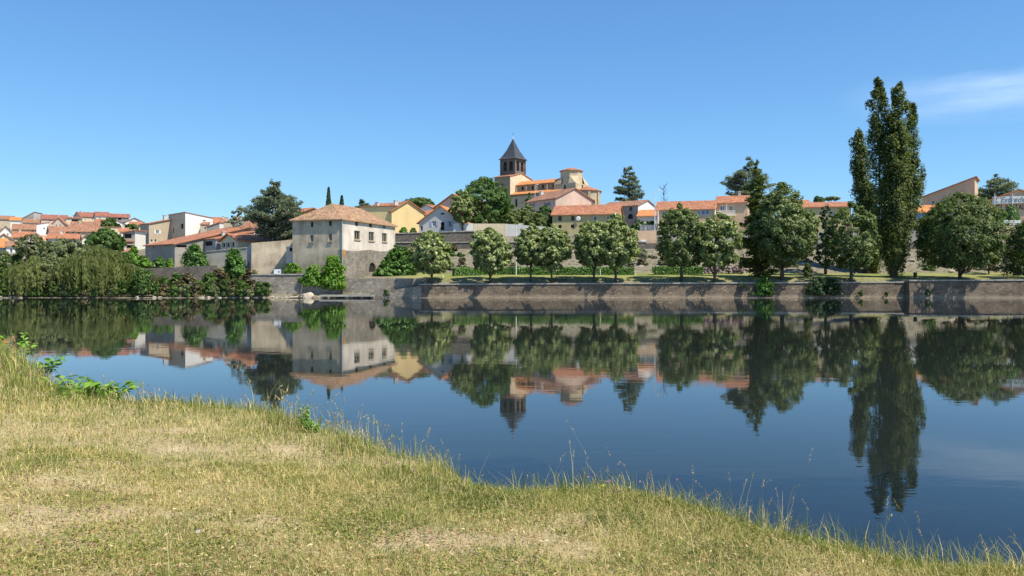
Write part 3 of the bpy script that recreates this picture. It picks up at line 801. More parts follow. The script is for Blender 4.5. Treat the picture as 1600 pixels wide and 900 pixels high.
# tall retaining wall below the cedar
wall_run('retaining_wall', 'tall grey rendered retaining wall below the big cedar', wx(393, 121), wx(462, 121.2), 121.0, 121.4, 8.1, 8.7, 1.2, 'millgrey', 0.8, 0.05, None)
wall_run('retaining_wall', 'short bluish return wall at the left end of the tall grey wall', wx(386, 124), wx(392.2, 121), 124.0, 121.05, 7.6, 8.05, 1.2, 'slate_wall', 0.5, 0.0, None)
wall_run('garden_wall', 'grey garden wall with posts below the veranda house', wx(322, 126), wx(386.5, 125), 126.0, 124.9, 6.9, 7.5, 2.0, 'concrete', 0.5, 0.03, 'coping', 1.6, seed=9)
wall_run('garden_wall', 'streaked dark garden wall above the shore bushes', wx(214, 120), wx(336, 120), 120.2, 120.4, 4.2, 4.7, 0.6, 'darkstone', 0.6, 0.10, None)
# retaining walls above the lawn
wall_run('retaining_wall', 'dark stone retaining wall under the grey house with shutters', wx(606, 149), wx(741, 149), 149.0, 149.0, 11.0, 11.5, 7.6, 'darkstone', 0.7, 0.05, 'coping', 1.5, seed=12)
wall_run('retaining_wall', 'lower dark stone retaining wall behind the first lime tree', wx(600, 146.4), wx(1010, 146.4), 146.4, 146.4, 9.25, 9.35, 6.0, 'darkstone', 0.7, 0.05, 'coping', 1.5, seed=13)
wall_run('garden_wall', 'cream rendered garden wall below the dark broadleaf tree', wx(740, 149.3), wx(789, 149.3), 149.3, 149.3, 13.0, 13.0, 8.2, 'cream', 0.4, 0.0, None)
wall_run('garden_wall', 'pale grey rendered garden wall between cream wall and yellow house', wx(789.3, 149.6), wx(866, 149.6), 149.6, 149.6, 13.0, 12.3, 8.2, 'palegrey', 0.4, 0.0, None)
wall_run('garden_wall', 'white rendered wall beside the tree at the shuttered house', wx(708, 151.5), wx(739.5, 151.5), 151.5, 151.5, 13.2, 13.2, 10.4, 'bright', 0.3, 0.0, None)
wall_run('retaining_wall', 'tan rendered retaining wall with a white panel', wx(940, 147.6), wx(1026, 147.6), 147.6, 147.6, 11.5, 11.6, 8.2, 'tan', 0.6, 0.0, None)
wall_run('retaining_wall', 'low dark masonry wall at the back of the lawn on the right', wx(1010.3, 146.4), wx(1700, 146.4), 146.4, 146.4, 9.2, 9.3, 6.0, 'darkstone', 0.7, 0.04, None)
wall_run('retaining_wall', 'concrete retaining wall below the glazed house at the right', wx(1026.5, 147.6), wx(1553, 147.6), 147.6, 147.6, 11.4, 11.5, 8.2, 'concrete', 0.6, 0.0, None)
pb_ = MB(); pb_.box(wx(1001, 147.5), wx(1009.5, 147.5), 147.45, 147.56, wz(381, 147.5), wz(375, 147.5))
tag(pb_.build('wall_panel', M['whitemetal']), 'small white panel on the tan retaining wall', 'panel')

# ---------------------------------------------------------------- the mill on the water
mill = house('mill', 'big riverside mill with grey and white walls and old tiled hip roof', (457, 117.6), (534, 115.0), 16.9, 342.5, 'hip', 2.5, 'millgrey', 't_old',
             wins=[(487.3,350.7,4.2,8,'open'), (516,349,4.2,8,'open'), (487,372.5,5.5,11,'sill'), (516,371,5.5,11,'sill')],
             rwins=[(557,349,4.5,8.5,'open'), (579,351.5,4.5,8,'open'), (600,353,4.5,8,'blue'), (557.8,367.5,9,14,'sill'), (580,369.3,8.5,14,'sill'), (600.5,371,7.5,13.5,'sill'), (581.5,417.5,11,15,'arch')],
             base=1.0, over=0.36, cat='mill', frame='oldwood')
Wm, Dm, Hm = mill['W'], mill['D'], mill['H']
_a = mill.rotation_euler.z; P_ = (wx(534, 115.0), 115.0); Q_ = (P_[0]-math.sin(_a)*Dm, P_[1]+math.cos(_a)*Dm)
# the limewashed upper wall and the bare stone below it, skins over the right-hand face
zs = 5.85
s0, Y0 = hit(581.5-5.5, P_, Q_)
s1, _ = hit(581.5+5.5, P_, Q_)
a0, a1 = s0*Dm, s1*Dm
Ym = (Y0+1); zc = wz(417.5, Ym)-1.0; hh = 7.5*Ym/F
sk = MB(); face(sk, (Wm+0.06, -0.03, 0), (0, 1, 0), [(0, 0), (Dm+0.03, 0), (Dm+0.03, zs+0.5), (Dm*0.7, zs+0.15), (Dm*0.5, zs+0.3), (Dm*0.2, zs-0.05), (0, zs)], [arch_poly(a0, a1, zc-hh, zc+hh)], 0.06)
sk.poly([(Wm+0.06, -0.03, 0), (Wm+0.06, -0.03, zs), (Wm-0.6, -0.03, zs), (Wm-0.6, -0.03, 0)])
sk.build('stone_base', M['oldstone'], mill)
holes = []
for px, py, pw, ph in [(557,349,4.5,8.5),(579,351.5,4.5,8),(600,353,4.5,8),(557.8,367.5,9,14),(580,369.3,8.5,14),(600.5,371,7.5,13.5)]:
    q0, _ = hit(px-pw/2, P_, Q_); q1, _ = hit(px+pw/2, P_, Q_); _, Yk = hit(px, P_, Q_)
    zk = wz(py, Yk)-1.0; hk = ph*Yk/F/2
    holes.append([(q0*Dm, zk-hk), (q1*Dm, zk-hk), (q1*Dm, min(zk+hk, Hm-0.09)), (q0*Dm, min(zk+hk, Hm-0.09))])
sk = MB(); face(sk, (Wm+0.03, 0, 0), (0, 1, 0), [(0.0, zs-0.8), (Dm, zs-0.8), (Dm, Hm-0.03), (0.0, Hm-0.03)], holes, 0.03)
sk.build('limewash', M['millwhite'], mill)
rust = MB(); rust.obox((Wm+0.075, 0.02, zs-1.05), (0, 1, 0), (1, 0, 0), 0.95, 0.015, 1.1)
M['rust'] = plaster('rust_stained_render', (0.52, 0.29, 0.09), 0.4)
o = rust.build('patch', M['rust'], mill); o['label'] = 'rust coloured render patch at the corner'
gp = MB(); gp.tube([(Wm+0.12, -0.1, Hm-0.1), (Wm+0.12, -0.1, 2.2)], [0.06, 0.06], 6)
gp.build('downpipe', M['metal'], mill)
# outbuilding niche with light surround and blue drum beside the mill
nb_ = MB(); nb_.box(wx(448, 119.5), wx(457.5, 119.5), 119.2, 121.4, 5.0, wz(385, 119.2)); 
tag(nb_.build('lean_to', M['millwhite']), 'small white lean-to against the left wall of the mill', 'shed')
nk = MB(); nk.box(wx(452.4, 119.1), wx(457.0, 119.1), 119.1, 119.19, wz(392.5, 119.1), wz(387, 119.1))
nk.build('opening', M['dark'], bpy.data.objects['lean_to'])
nb_ = MB(); nb_.tube([(wx(457.5, 118.9), 118.6, 4.7-0.6), (wx(457.5, 118.9), 118.6, 5.3)], [0.22, 0.22], 12)
tag(nb_.build('blue_drum', M['blue']), 'small blue drum standing below the white lean-to', 'drum')
st = MB(); st.box(wx(452, 119), wx(465, 119), 118.2, 119.6, 1.5, 4.1)
tag(st.build('stone_step', M['rubble']), 'stone step under the blue drum beside the mill', 'step')
# white notice board on the river wall
nbd = empty('notice_board', (wx(432.5, 114), 114.3, 3.3)); tag(nbd, 'white notice board with dark picture standing on the river wall', 'sign')
q = MB(); q.box(-0.5, 0.5, -0.03, 0.03, 0.1, 0.75); q.build('panel', M['whitemetal'], nbd)
q = MB(); q.box(0.05, 0.38, -0.036, -0.032, 0.25, 0.5); q.build('picture', M['grey'], nbd)
for sx_ in (-0.4, 0.4):
    q = MB(); q.box(sx_-0.03, sx_+0.03, 0.035, 0.09, -0.1, 0.72); q.build('post', M['metal'], nbd)

# ---------------------------------------------------------------- houses of the left hillside (far to near)
H_ = 'houses on the left hillside'
HL('house', 'long cream house with dark red roof on the left skyline', 126, 151, 340, 10, 338.8, 'gx', 2.2, 'cream', 't_red', -16, wins=[(133,342.8,1.8,2.2,'plain'), (145,342.8,1.8,2.2,'plain')])
HL('house', 'middle skyline house with slightly higher red roof and pale wall', 150, 171, 332, 9, 337.8, 'gx', 2.0, 'white', 't_red', -5, wins=[(167,341.5,3,3,'open'), (156,341.5,2,3,'plain')])
HL('house', 'dark fronted skyline house with long red roof at its right', 171, 201, 336, 9, 339.6, 'gx', 1.7, 'grey', 't_red', 3, wins=[(179,342,4,3.5,'open'), (187,342,5,3.5,'open'), (195,342,3,3,'plain')])
HL('barn', 'tall grey windowless block with sloping top on the left skyline', 30, 53, 322, 8, 344, 'sr', 3.2, 'grey', 't_red', 22, over=0.15, cat='barn', rskin='palegrey')  # right wall gets a paler colour that paints in the sun on it
HL('house', 'red roofed house at the left edge of the skyline', -8, 20, 320, 9, 342.5, 'gx', 1.6, 'beige', 't_brown', 5)
HL('house', 'white house with bright orange roof beside the tall grey block', 16, 32, 306, 8, 344.2, 'gx', 1.4, 'white', 't_bright', 4)
HL('house', 'long red roofed row right of the tall grey block', 64, 104, 322, 10, 342.5, 'gx', 2.0, 'pink', 't_red', 3, wins=[(78,345,3,2.4,'plain'), (89,345,3,2.4,'plain'), (95,345,3,2.4,'plain')])
HL('house', 'cream house with dark shaded loggia below the long skyline house', 103, 125, 290, 8, 341.0, 'sb', 0.9, 'cream', 't_red', 6, wins=[(118,345,12,4.5,'open')])
HL('house', 'pink house with small gable in the middle of the left hillside', 82, 101, 268, 8, 349.0, 'gy', 1.9, 'pink', 't_orange', 8, wins=[(88,352,2,2.5,'plain'), (94,352,2,2.5,'plain')])
HL('house', 'pale gabled house below the tall grey block', 36, 60, 284, 7, 348.0, 'gx', 1.4, 'palegrey', 't_brown', 5, wins=[(42,351,2,2.4,'plain'), (51,351,2,2.4,'open')])
HL('house', 'bright white house in the centre of the left hillside', 57, 76, 246, 6, 351.0, 'sr', 0.7, 'bright', 't_orange', 0, over=0.15, wins=[(69,357,2,2.4,'open')])
HL('house', 'long low beige house with brown roof beside the bright white house', 20, 56, 254, 7, 358.2, 'gx', 1.7, 'beige', 't_brown', 2, wins=[(31,362.5,1.6,3,'open'), (41,362.5,2,3,'plain'), (51,361.8,1.8,4,'open')])
HL('house', 'white gabled house with pink roof near the left edge', -4, 22, 236, 8, 366, 'gy', 2.4, 'white', 't_orange', 3, wins=[(12,366.5,2,3,'plain'), (5,366.5,2,3,'plain')])
HL('house', 'beige house with brown roof and small white windows above the orange roof', 79, 125, 222, 9, 364.0, 'gx', 1.9, 'white', 't_brown', -6, wins=[(86,366.5,2.4,2.4,'plain'), (91,366.5,2.4,2.4,'plain'), (95.5,366.5,2.4,2.4,'plain'), (101,366.5,2.4,2.4,'plain')], lskin='palegrey')
HL('house', 'small white house with orange roof below the pale skyline houses', 149, 164, 286, 7, 346.3, 'gx', 1.1, 'white', 't_orange', 6, wins=[(152,349.5,2,4,'open'), (159,349,2,2.5,'plain')])
HL('house', 'big house with wide weathered brown roof and beige side wall', 106, 150, 224, 11, 361.5, 'gx', 3.0, 'beige', 't_brown', 12, wins=[(114,364.5,2.5,3,'open'), (123,364.5,2.5,3,'open'), (138,365,2.5,3,'plain')], chim=[(0.3, 0.4, 0.6, 0.9)])
HL('house', 'flat topped cream house behind the dark green tree on the left', 158, 187, 230, 7, 355.4, 'flat', 0, 'cream', 't_red', 2, over=0.15, thick=0.08, wins=[(165,361,2.4,4,'open'), (178,361,2.4,4,'open')])
HL('house', 'white house with steep dark roof edge left of the tall beige house', 182, 200, 252, 7, 352.5, 'sl', 1.7, 'bright', 't_red', -4, over=0.25, wins=[(188,354,2,2.5,'plain')])
HL('house', 'broad white gabled house below the right end of the skyline', 195, 225, 280, 8, 347.2, 'gy', 1.5, 'bright', 't_red', -8, wins=[(206,348.5,2,2.5,'plain'), (214,348.5,2,2.5,'plain')], lskin='grey')
HL('house', 'small arched cream house beside the broad white gable', 203, 221, 240, 7, 351.5, 'gx', 1.1, 'cream', 't_orange', 2, wins=[(210,354,5,4,'arch'), (217,354,2,2.5,'plain')])
HL('house', 'orange roofed house above the left willows', 20, 50, 212, 9, 371, 'gx', 1.7, 'beige', 't_orange', 3, wins=[(28,374,2.5,3,'plain'), (38,374,2.5,3,'open')])
HL('house', 'white gabled house among the left willows', 45, 68, 200, 7, 371, 'gy', 1.0, 'white', 't_brown', 2, wins=[(56,374.5,5,5,'plain')])
HL('house', 'grey fronted house with orange roof and dark windows above the willows', 75, 122, 186, 9, 372.8, 'gx', 1.3, 'palegrey', 't_orange', 4, wins=[(80,377.5,3.4,7,'bluegl'), (88,377,3.2,7,'bluegl'), (95.5,376.5,3,6,'open'), (108,376.5,3.2,6,'bluegl')])
HL('house', 'small orange roofed outbuilding left of the dark windowed house', 60, 75, 186, 6, 376.8, 'sb', 1.4, 'slate_wall', 't_bright', 0)
HL('house', 'dark gabled house at the left edge above the front orange roof', -8, 20, 196, 7, 374.5, 'gy', 1.4, 'cream', 't_brown', 2, wins=[(2,374.5,5,5,'plain'), (9,376,3,3,'open')])
HL('house', 'front house with bright orange roof at the left edge', -14, 9, 172, 8, 386, 'gx', 1.9, 'slate_wall', 't_bright', 2, wins=[(2,390,5,5,'bluegl')])
HL('house', 'small white cottage with blue window at the left edge', 9.5, 27, 168, 6, 384.8, 'gx', 1.0, 'white', 't_brown', 2, wins=[(17.5,391.5,4,8,'bluegl')])
u_ = HL('house', 'modern white house with stacked orange trimmed balconies', 192, 211, 178, 6, 363.8, 'sr', 0.5, 'grey', 't_orange', 22, over=0.4, wins=[(200,368.8,11,7,'open'), (199,387,11,7,'open')], rskin='bright')
bb = MB(); bb.box(-0.3, u_['W']*0.95, -1.1, 0, u_['H']-2.0, u_['H']-1.8); bb.build('balcony', M['t_orange'], u_)
bb = MB(); bb.box(-0.3, u_['W']*0.98, -1.6, 0, u_['H']-2.75, u_['H']-2.57); bb.build('balcony', M['pink'], u_)
bb = MB(); bb.box(-0.2, u_['W'], -1.5, 0, -2, u_['H']-4.6); bb.build('plinth', M['pink'], u_)
house('house', 'tall beige house with white windows and sloping orange roof', (219,191), (232.5,187), 5.4, 350.5, 'sb', 1.3, 'grey', 't_orange', over=0.3, rskin='beige', chim=[(0.7, 0.8, 0.7, 1.2)],  # one building: shaded front painted grey, sunlit side painted beige
      wins=[(223,354.5,2.6,3.5,'plain'), (228.5,354.5,2.6,3.5,'plain'), (226,362.5,3.4,6,'shut:frame'), (223.5,376.5,3,6,'plain'), (229,376.5,3,6,'plain')],
      rwins=[(246,362.5,5,5.5,'shut:frame'), (237,376,3,4,'plain'), (243,376,3,4,'plain')], group=H_)
house('house', 'shaded beige and sunlit white block above the long roof', (263.5,192), (289.5,184), 6.4, 341.0, 'sf', 1.0, 'beige', 't_brown', over=0.12, wins=[(284.5,353.5,4.2,8,'open'), (271,360,2,8,'open')], rskin='bright', group=H_)  # shade and sun put into the wall colours: beige front, white side
HL('house', 'orange roofed house with chimneys behind the white wall', 314, 350, 212, 9, 351, 'gx', 2.2, 'cream', 't_orange', 3, wins=[(335,354,3,4,'plain')], chim=[(0.15, 0.45, 0.7, 0.5), (0.95, 0.4, 0.5, 0.8)])
HL('house', 'small beige house with white shutter right of the sunlit white wall', 313, 323, 182, 5, 351, 'sb', 0.8, 'beige', 't_orange', 8, over=0.15, wins=[(320.5,357,3,4,'plain')])
HL('house', 'white stepped house with narrow orange roof line', 323, 343, 174, 4.5, 354.5, 'sr', 0.9, 'grey', 't_orange', 20, over=0.15, rskin='bright')
HL('house', 'narrow beige block beside the grey rendered block', 349.5, 361.5, 166, 5, 347.0, 'sb', 0.6, 'beige', 't_orange', 3, over=0.1, wins=[(359.5,356.5,1.8,4,'open'), (359.5,366,2,4,'open')])
HL('house', 'windowless grey rendered block left of the big cedar', 362, 384, 158, 6, 343.5, 'sb', 0.8, 'slate_wall', 't_red', 5, over=0.12, rskin='peach')
HL('house', 'peach turret house half hidden by the big cedar', 379, 392, 143, 5, 352.5, 'hip', 0.9, 'peach', 't_brown', 22, over=0.4, rwins=[(395,377,3.0,5.5,'arch')], rskin='bright')
HL('house', 'cream cottage with orange roof just right of the wide brown roof', 152, 166, 212, 6, 366, 'gx', 1.2, 'cream', 't_orange', 6, wins=[(158,369,2.4,3,'plain')])
HL('house', 'white gable wall peeping out under the wide brown roof', 128, 146, 200, 6, 373, 'gy', 1.3, 'white', 't_brown', 4, wins=[(137,374,2.4,4,'open')])
HL('house', 'tiny white house right of the dark green tree on the left', 187, 199, 214, 5, 361.5, 'gx', 1.0, 'bright', 't_orange', 4, wins=[(193,364.5,2,3,'plain')])
HL('house', 'grey shed with rusty roof below the modern balconied house', 186, 203, 156, 5, 394, 'sb', 0.8, 'palegrey', 't_brown', 4, wins=[(194,398,5,5,'open')], cat='shed')
HL('house', 'white wall house under the grey fronted house among the willows', 62, 82, 160, 5, 388, 'gx', 0.9, 'white', 't_brown', 4, wins=[(70,392,3,4,'bluegl')])
lr = house('long_barn', 'long grey barn with one sweeping orange roof above the shore', (227,139), (273,132.5), 14.5, 383, 'sb', 3.6, 'grey', 't_orange', over=0.35, wins=[(240,385.5,1.6,3.5,'open'), (259.5,383.5,1.6,3.5,'open'), (231.5,403,1.0,10,'open')], rwins=[(284,384,16,5,'open'), (279,405,1.2,8,'open')], cat='barn', group=H_)
house('house', 'small cream annex under the sweeping orange roof', (300,141), (322,138), 6, 379.5, 'sb', 1.0, 'cream', 't_orange', over=0.25, wins=[(304,386,8,7,'open'), (315,386,7,7,'open')], group=H_)
house('house', 'garage with short orange roof beside the veranda house', (312,138), (337,134), 7, 374.5, 'sb', 1.5, 'slate_wall', 't_orange', over=0.25, wins=[(326,380.5,12,7,'open'), (334,380,6,6,'bluegl')], group=H_)
v_ = house('veranda_house', 'small veranda house with orange roof and white posts', (345,134), (371.5,129), 8, 376.5, 'gy', 1.1, 'cream', 't_orange', over=0.45, wins=[(351,383,6,7,'open'), (358,382.5,6,7,'open'), (365,382,5,7,'open')], group=H_)
for k in range(4):
    q = MB(); q.box(v_['W']*(0.1+0.27*k)-0.06, v_['W']*(0.1+0.27*k)+0.06, -0.28, -0.16, v_['H']-2.4, v_['H']-0.1); q.build('post', M['frame'], v_)
q = MB(); q.box(0.1, v_['W']-0.1, -0.26, -0.2, v_['H']-1.7, v_['H']-1.62); q.build('railing', M['frame'], v_)
house('house', 'narrow peach house with orange roof between cedar and mill', (436,150), (461,147), 8, 336, 'gx', 1.4, 'peach', 't_orange', wins=[(443,345,2.5,5,'shut:frame'), (451,345,2.5,5,'shut:frame')])
house('house', 'white gabled house just above the mill roof', (474,186), (494,183), 8, 337.5, 'gy', 1.3, 'white', 't_red')

# ---------------------------------------------------------------- middle terrace
yh = house('yellow_house', 'yellow house with orange roof and chimney right of the mill', (588,172), (612,164), 7.2, 332.0, 'gx', 2.2, 'yellow', 't_orange', over=0.35, wins=[(598,338,5,6,'bluegl'), (604,338,5,6,'bluegl')], base=9.5, chim=[(0.82, 0.22, 0.75, 1.3)])
house('house', 'yellow annex with low brown roof joined to the yellow house', (619.5,164.5), (651,176), 8, 338.0, 'sl', 1.6, 'yellow', 't_brown', over=0.25, base=9.5, wins=[(648,341,3,2,'open')])
house('house', 'old house with orange roof and satellite dish behind the mill roof', (570,178), (600,176), 9, 329, 'gx', 1.9, 'cream', 't_orange', base=10, chim=[(0.3, 0.3, 0.7, 0.9)])
house('house', 'white gabled house under the umbrella pine', (648,205), (684,200), 9, 330.5, 'gy', 1.7, 'white', 't_brown', wins=[(665,331,2,3,'open')], chim=[(0.35, 0.1, 0.7, 0.5)])
house('house', 'orange roofed cottage behind the shuttered house', (656,190), (682,188), 8, 335.5, 'gx', 1.4, 'cream', 't_orange')
house('house', 'brownish gabled house behind the shuttered house', (680,196), (738,190), 10, 323, 'gy', 3.0, 'pink', 't_brown', over=0.5)
sh = house('shuttered_house', 'grey house with pale blue shutters and arched door above the retaining wall', (655,155), (722,153), 11, 347.0, 'gy', 3.1, 'palegrey', 't_bright', over=0.45, base=10.0,
      wins=[(678,349.5,6,8.5,'shut:paleblue'), (691.5,353,6,13,'arch'), (703,350,4,9,'shut:paleblue'), (691.5,334,6,2.6,'open'), (659,357,3,7,'open')])
# pink house, yellow long house, grey house, garage
house('pink_house', 'pink house with blue shutters in front of the church', (823,194), (868,184), 11, 313.0, 'gx', 2.6, 'pink', 't_brown', over=0.35,
      wins=[(831,320.5,4,5.5,'shut:bluegrey'), (855,319,4.5,5.5,'shut:bluegrey'), (831,330,4,5.5,'shut:bluegrey'), (855,329.5,4.5,5.5,'shut:bluegrey'), (857,337,5,6,'plain')], chim=[(0.06, 0.35, 0.8, 0.9)])
ylh = house('long_house', 'long khaki yellow house with red tiled roof behind the lime trees', (863,166), (966,163), 10, 335.0, 'gx', 2.2, 'khaki', 't_orange', over=0.35,
      wins=[(875,341.5,5.5,7.5,'shut0'), (895,341,5.5,7.5,'shut0'), (875,354,5,5,'open'), (894.5,353.5,5,5,'open'), (930,341,5,7,'plain'), (950,341,5,7,'plain')])
ds = MB(); ds.tube([(ylh['W']*0.40, -0.3, ylh['H']-0.9), (ylh['W']*0.40, -0.42, ylh['H']-0.9)], [0.5, 0.38], 14); ds.build('satellite_dish', M['whitemetal'], ylh)
house('house', 'house with long red roof between the church apse and the yellow house', (893,182), (948,180), 9, 326.5, 'gx', 1.2, 'beige', 't_orange', chim=[(0.55, 0.4, 0.7, 0.6)])
house('grey_house', 'grey beige house with brown roof, arched dark door and white gable', (938,186), (997,180), 9, 323.0, 'gx', 1.5, 'grey', 't_brown', over=0.25,
      wins=[(985.5,326.5,4.5,6,'shut0'), (971,327.5,5.5,6.5,'shut0'), (985,338,8,8,'arch')], rskin='bright')
house('garage', 'low white building with bright orange roof beside the street lamp', (996,172), (1027,171), 8, 338.0, 'sb', 1.9, 'white', 't_bright', over=0.25, wins=[(1016,350,13,9,'open')], cat='garage')
rl = empty('railing', (wx(1000,149), 148.9, 11.5)); tag(rl, 'grey metal fence panels on the tan retaining wall', 'fence')
w_ = wx(1025,149)-wx(1000,149)
for k in range(4):
    q = MB(); q.box(w_*k/3-0.03, w_*k/3+0.03, -0.03, 0.03, 0, 1.25); q.build('post', M['metal'], rl)
for k in range(2):
    q = MB(); q.box(0.03, w_-0.03, -0.02, 0.02, 0.08+1.08*k, 0.13+1.08*k); q.build('rail', M['metal'], rl)
for k in range(26):
    q = MB(); x = w_*(k+0.5)/26; q.box(x-0.03, x+0.03, -0.01, 0.01, 0.13, 1.16); q.build('bar', M['metal'], rl)

# ---------------------------------------------------------------- terraces of the right
t1 = house('row_house', 'tan row house with orange roof behind two lime trees', (1026,157), (1117,154), 10, 327.5, 'gx', 2.0, 'tan', 't_orange', over=0.35,
      wins=[(1038,334,8,8,'bluegl'), (1052,334,6,8,'plain'), (1092,332,6,8,'bluegl'), (1102,331.5,13,8,'bluegl'), (1035,352,8,9,'open'), (1060,352,8,9,'plain')], rskin='white', base=10, cat='row house')
w_, d_, h_ = t1['W'], t1['D'], t1['H']
for k in range(2):
    q = MB(); q.box(w_*(0.02+0.5*k), w_*(0.02+0.5*k)+0.22, -1.0, -0.01, 0.5, h_-0.1); q.build('party_wall', M['white'], t1)
t2 = house('row_house', 'tan row house with white balcony beside the dark spruce', (1119,163), (1168,161), 10, 317.0, 'gx', 1.8, 'tan', 't_orange', over=0.35,
      wins=[(1128.5,325,7,7.5,'bluegl'), (1142,325,6,7.5,'plain'), (1145,350,6,10,'plain')], base=10, cat='row house', chim=[(0.7, 0.5, 0.5, 0.9)])
w_, h_ = t2['W'], t2['H']
q = MB(); q.box(0.2, w_*0.62, -1.3, -0.01, h_-2.75, h_-2.6); q.build('balcony', M['white'], t2)
for k in range(18):
    q = MB(); x = 0.25+(w_*0.62-0.3)*k/17; q.box(x-0.05, x+0.05, -1.28, -1.24, h_-2.59, h_-1.75); q.build('baluster', M['frame'], t2)
q = MB(); q.box(0.2, w_*0.62, -1.3, -1.22, h_-1.745, h_-1.65); q.build('handrail', M['frame'], t2)
q = MB(); q.box(w_*0.34, w_*0.34+0.12, -1.2, -1.08, h_-2.59, h_-0.3); q.build('post', M['frame'], t2)
house('row_house', 'beige row house with orange roof seen between the dark trees', (1252,160), (1330,158), 10, 323.5, 'gx', 1.3, 'khaki', 't_orange', over=0.35, wins=[(1267,331,4,6,'plain'), (1300,333,6,7,'bluegl'), (1320,333,6,7,'bluegl')], base=10, cat='row house')
house('house', 'small orange roof rising above the beige row house', (1236,172), (1264,171), 8, 319.5, 'gx', 1.2, 'tan', 't_orange', base=10)
gz = house('glazed_house', 'long house with orange roof and band of blue glass behind the poplars', (1400,158), (1556,155), 9, 331.0, 'gx', 1.6, 'concrete', 't_bright', over=0.45,
      wins=[(1440,337.5,30,11,'bluegl'), (1473,337.3,30,11,'bluegl'), (1506,337,28,11,'bluegl'), (1541,337,22,11,'bluegl'), (1418,374,12,19,'blue'), (1450,372,10,8,'plain'), (1385,372,10,8,'plain')], base=9.0)
q = MB(); q.box(gz['W']*0.1, gz['W']*0.72, -0.7, -0.01, gz['H']-2.75, gz['H']-2.5); q.build('ledge', M['whitemetal'], gz)
mono = house('mono_house', 'tan house with steep single slope roof above the glazed house', (1440,186), (1523,180), 10, 306.5, 'sr', 3.9, 'tan', 't_orange', over=0.45, wins=[(1473,315,10,5,'bluegl'), (1458,316,5,5,'plain')])

# hotel with sign
hotel = house('hotel', 'tan hotel with orange gable, white script sign and painted lettering', (1540,168), (1644,164), 11, 314.5, 'gy', 2.4, 'tan', 't_bright', over=0.5,
      wins=[(1555,341,9,7,'bluegl'), (1610,341,10,7,'bluegl')], base=10, cat='hotel')
Wh, Hh = hotel['W'], hotel['H']
u0 = hit(1550, (wx(1540,168),168), (wx(1644,164),164))[0]*Wh
sg = MB(); sg.box(u0, Wh-0.3, -0.45, -0.33, wz(317.6,166)-10, wz(306.5,166)-10); sg_o = sg.build('sign_board', M['whitemetal'], hotel)
for k in range(4):
    q = MB(); x = u0+0.4+k*(Wh-u0-1.2)/3; q.box(x-0.06, x+0.06, -0.6, -0.47, wz(337,166)-10, wz(302,166)-10); q.build('flag_pole', M['whitemetal'], hotel)
def letters(txt, size, x, y, z, mat, parent, shear=0.0, ext=0.01, bold=0.0, width=1.0):
    cu = bpy.data.curves.new('lettering', 'FONT'); cu.body = txt; cu.size = size; cu.shear = shear; cu.extrude = ext; cu.offset = bold
    tmp = bpy.data.objects.new('tmp', cu); COL.objects.link(tmp); bpy.context.view_layer.update()
    me = bpy.data.meshes.new_from_object(tmp.evaluated_get(bpy.context.evaluated_depsgraph_get()))
    bpy.data.objects.remove(tmp); me.materials.clear(); me.materials.append(mat)
    o = bpy.data.objects.new('lettering', me); COL.objects.link(o)
    o.parent = parent; o.location = (x, y, z); o.rotation_euler = (math.radians(90), 0, 0); xx = [v.co.x for v in me.vertices]; o.scale = (width/(max(xx)-min(xx)), 1, 1)
    return o
letters("L'Estredelle", 1.55, u0+0.35, -0.47, wz(315.6,166)-10, M['inkgreen'], hotel, 0.35, 0.008, 0.012, 7.0)
letters("HOTEL RESTAURANT", 1.55, u0-1.3, -0.03, wz(327.6,166)-10, M['ink'], hotel, 0, 0.012, 0.03, 10.4)
wall_run('terrace_wall', 'tan terrace wall of the hotel with white parapet', wx(1553.5, 150), wx(1660, 150), 150.0, 149.4, 12.7, 12.7, 8.2, 'tan', 0.5, 0.0, None)
pr = empty('parapet', (wx(1554,149.9), 149.9, 12.72)); tag(pr, 'white slatted parapet on the hotel terrace wall', 'parapet')
w_ = wx(1594,149.9)-wx(1554,149.9)
for k in range(3):
    q = MB(); q.box(0, w_, -0.06, 0.02, 0.1+0.3*k, 0.32+0.3*k); q.build('slat', M['whitemetal'], pr)
for k in range(3):
    q = MB(); q.box(w_*k/2-0.06, w_*k/2+0.06, 0.025, 0.14, 0, 1.05); q.build('post', M['whitemetal'], pr)

# ---------------------------------------------------------------- the church
CA = math.radians(-36.0)
ch = empty('church', (wx(797,277), 277.0, 19.5), CA); tag(ch, 'romanesque church with grey belfry, slate spire and orange roofs on the hill', 'church')
ZB = 19.5
M['louvre'] = simple('brown_louvres', (0.10, 0.055, 0.04), 0.8, 0, 0.2)
def box_walls(x0, x1, y0, y1, z0, z1, holes_f=(), holes_r=(), depth=0.35, holes_b=(), holes_l=()):
    mb = MB()
    face(mb, (x0,y0,0), (1,0,0), [(0,z0),(x1-x0,z0),(x1-x0,z1),(0,z1)], holes_f, depth)
    face(mb, (x1,y0,0), (0,1,0), [(0,z0),(y1-y0,z0),(y1-y0,z1),(0,z1)], holes_r, depth)
    face(mb, (x1,y1,0), (-1,0,0), [(0,z0),(x1-x0,z0),(x1-x0,z1),(0,z1)], holes_b, depth)
    face(mb, (x0,y1,0), (0,-1,0), [(0,z0),(y1-y0,z0),(y1-y0,z1),(0,z1)], holes_l, depth)
    return mb
z = lambda v: v-ZB
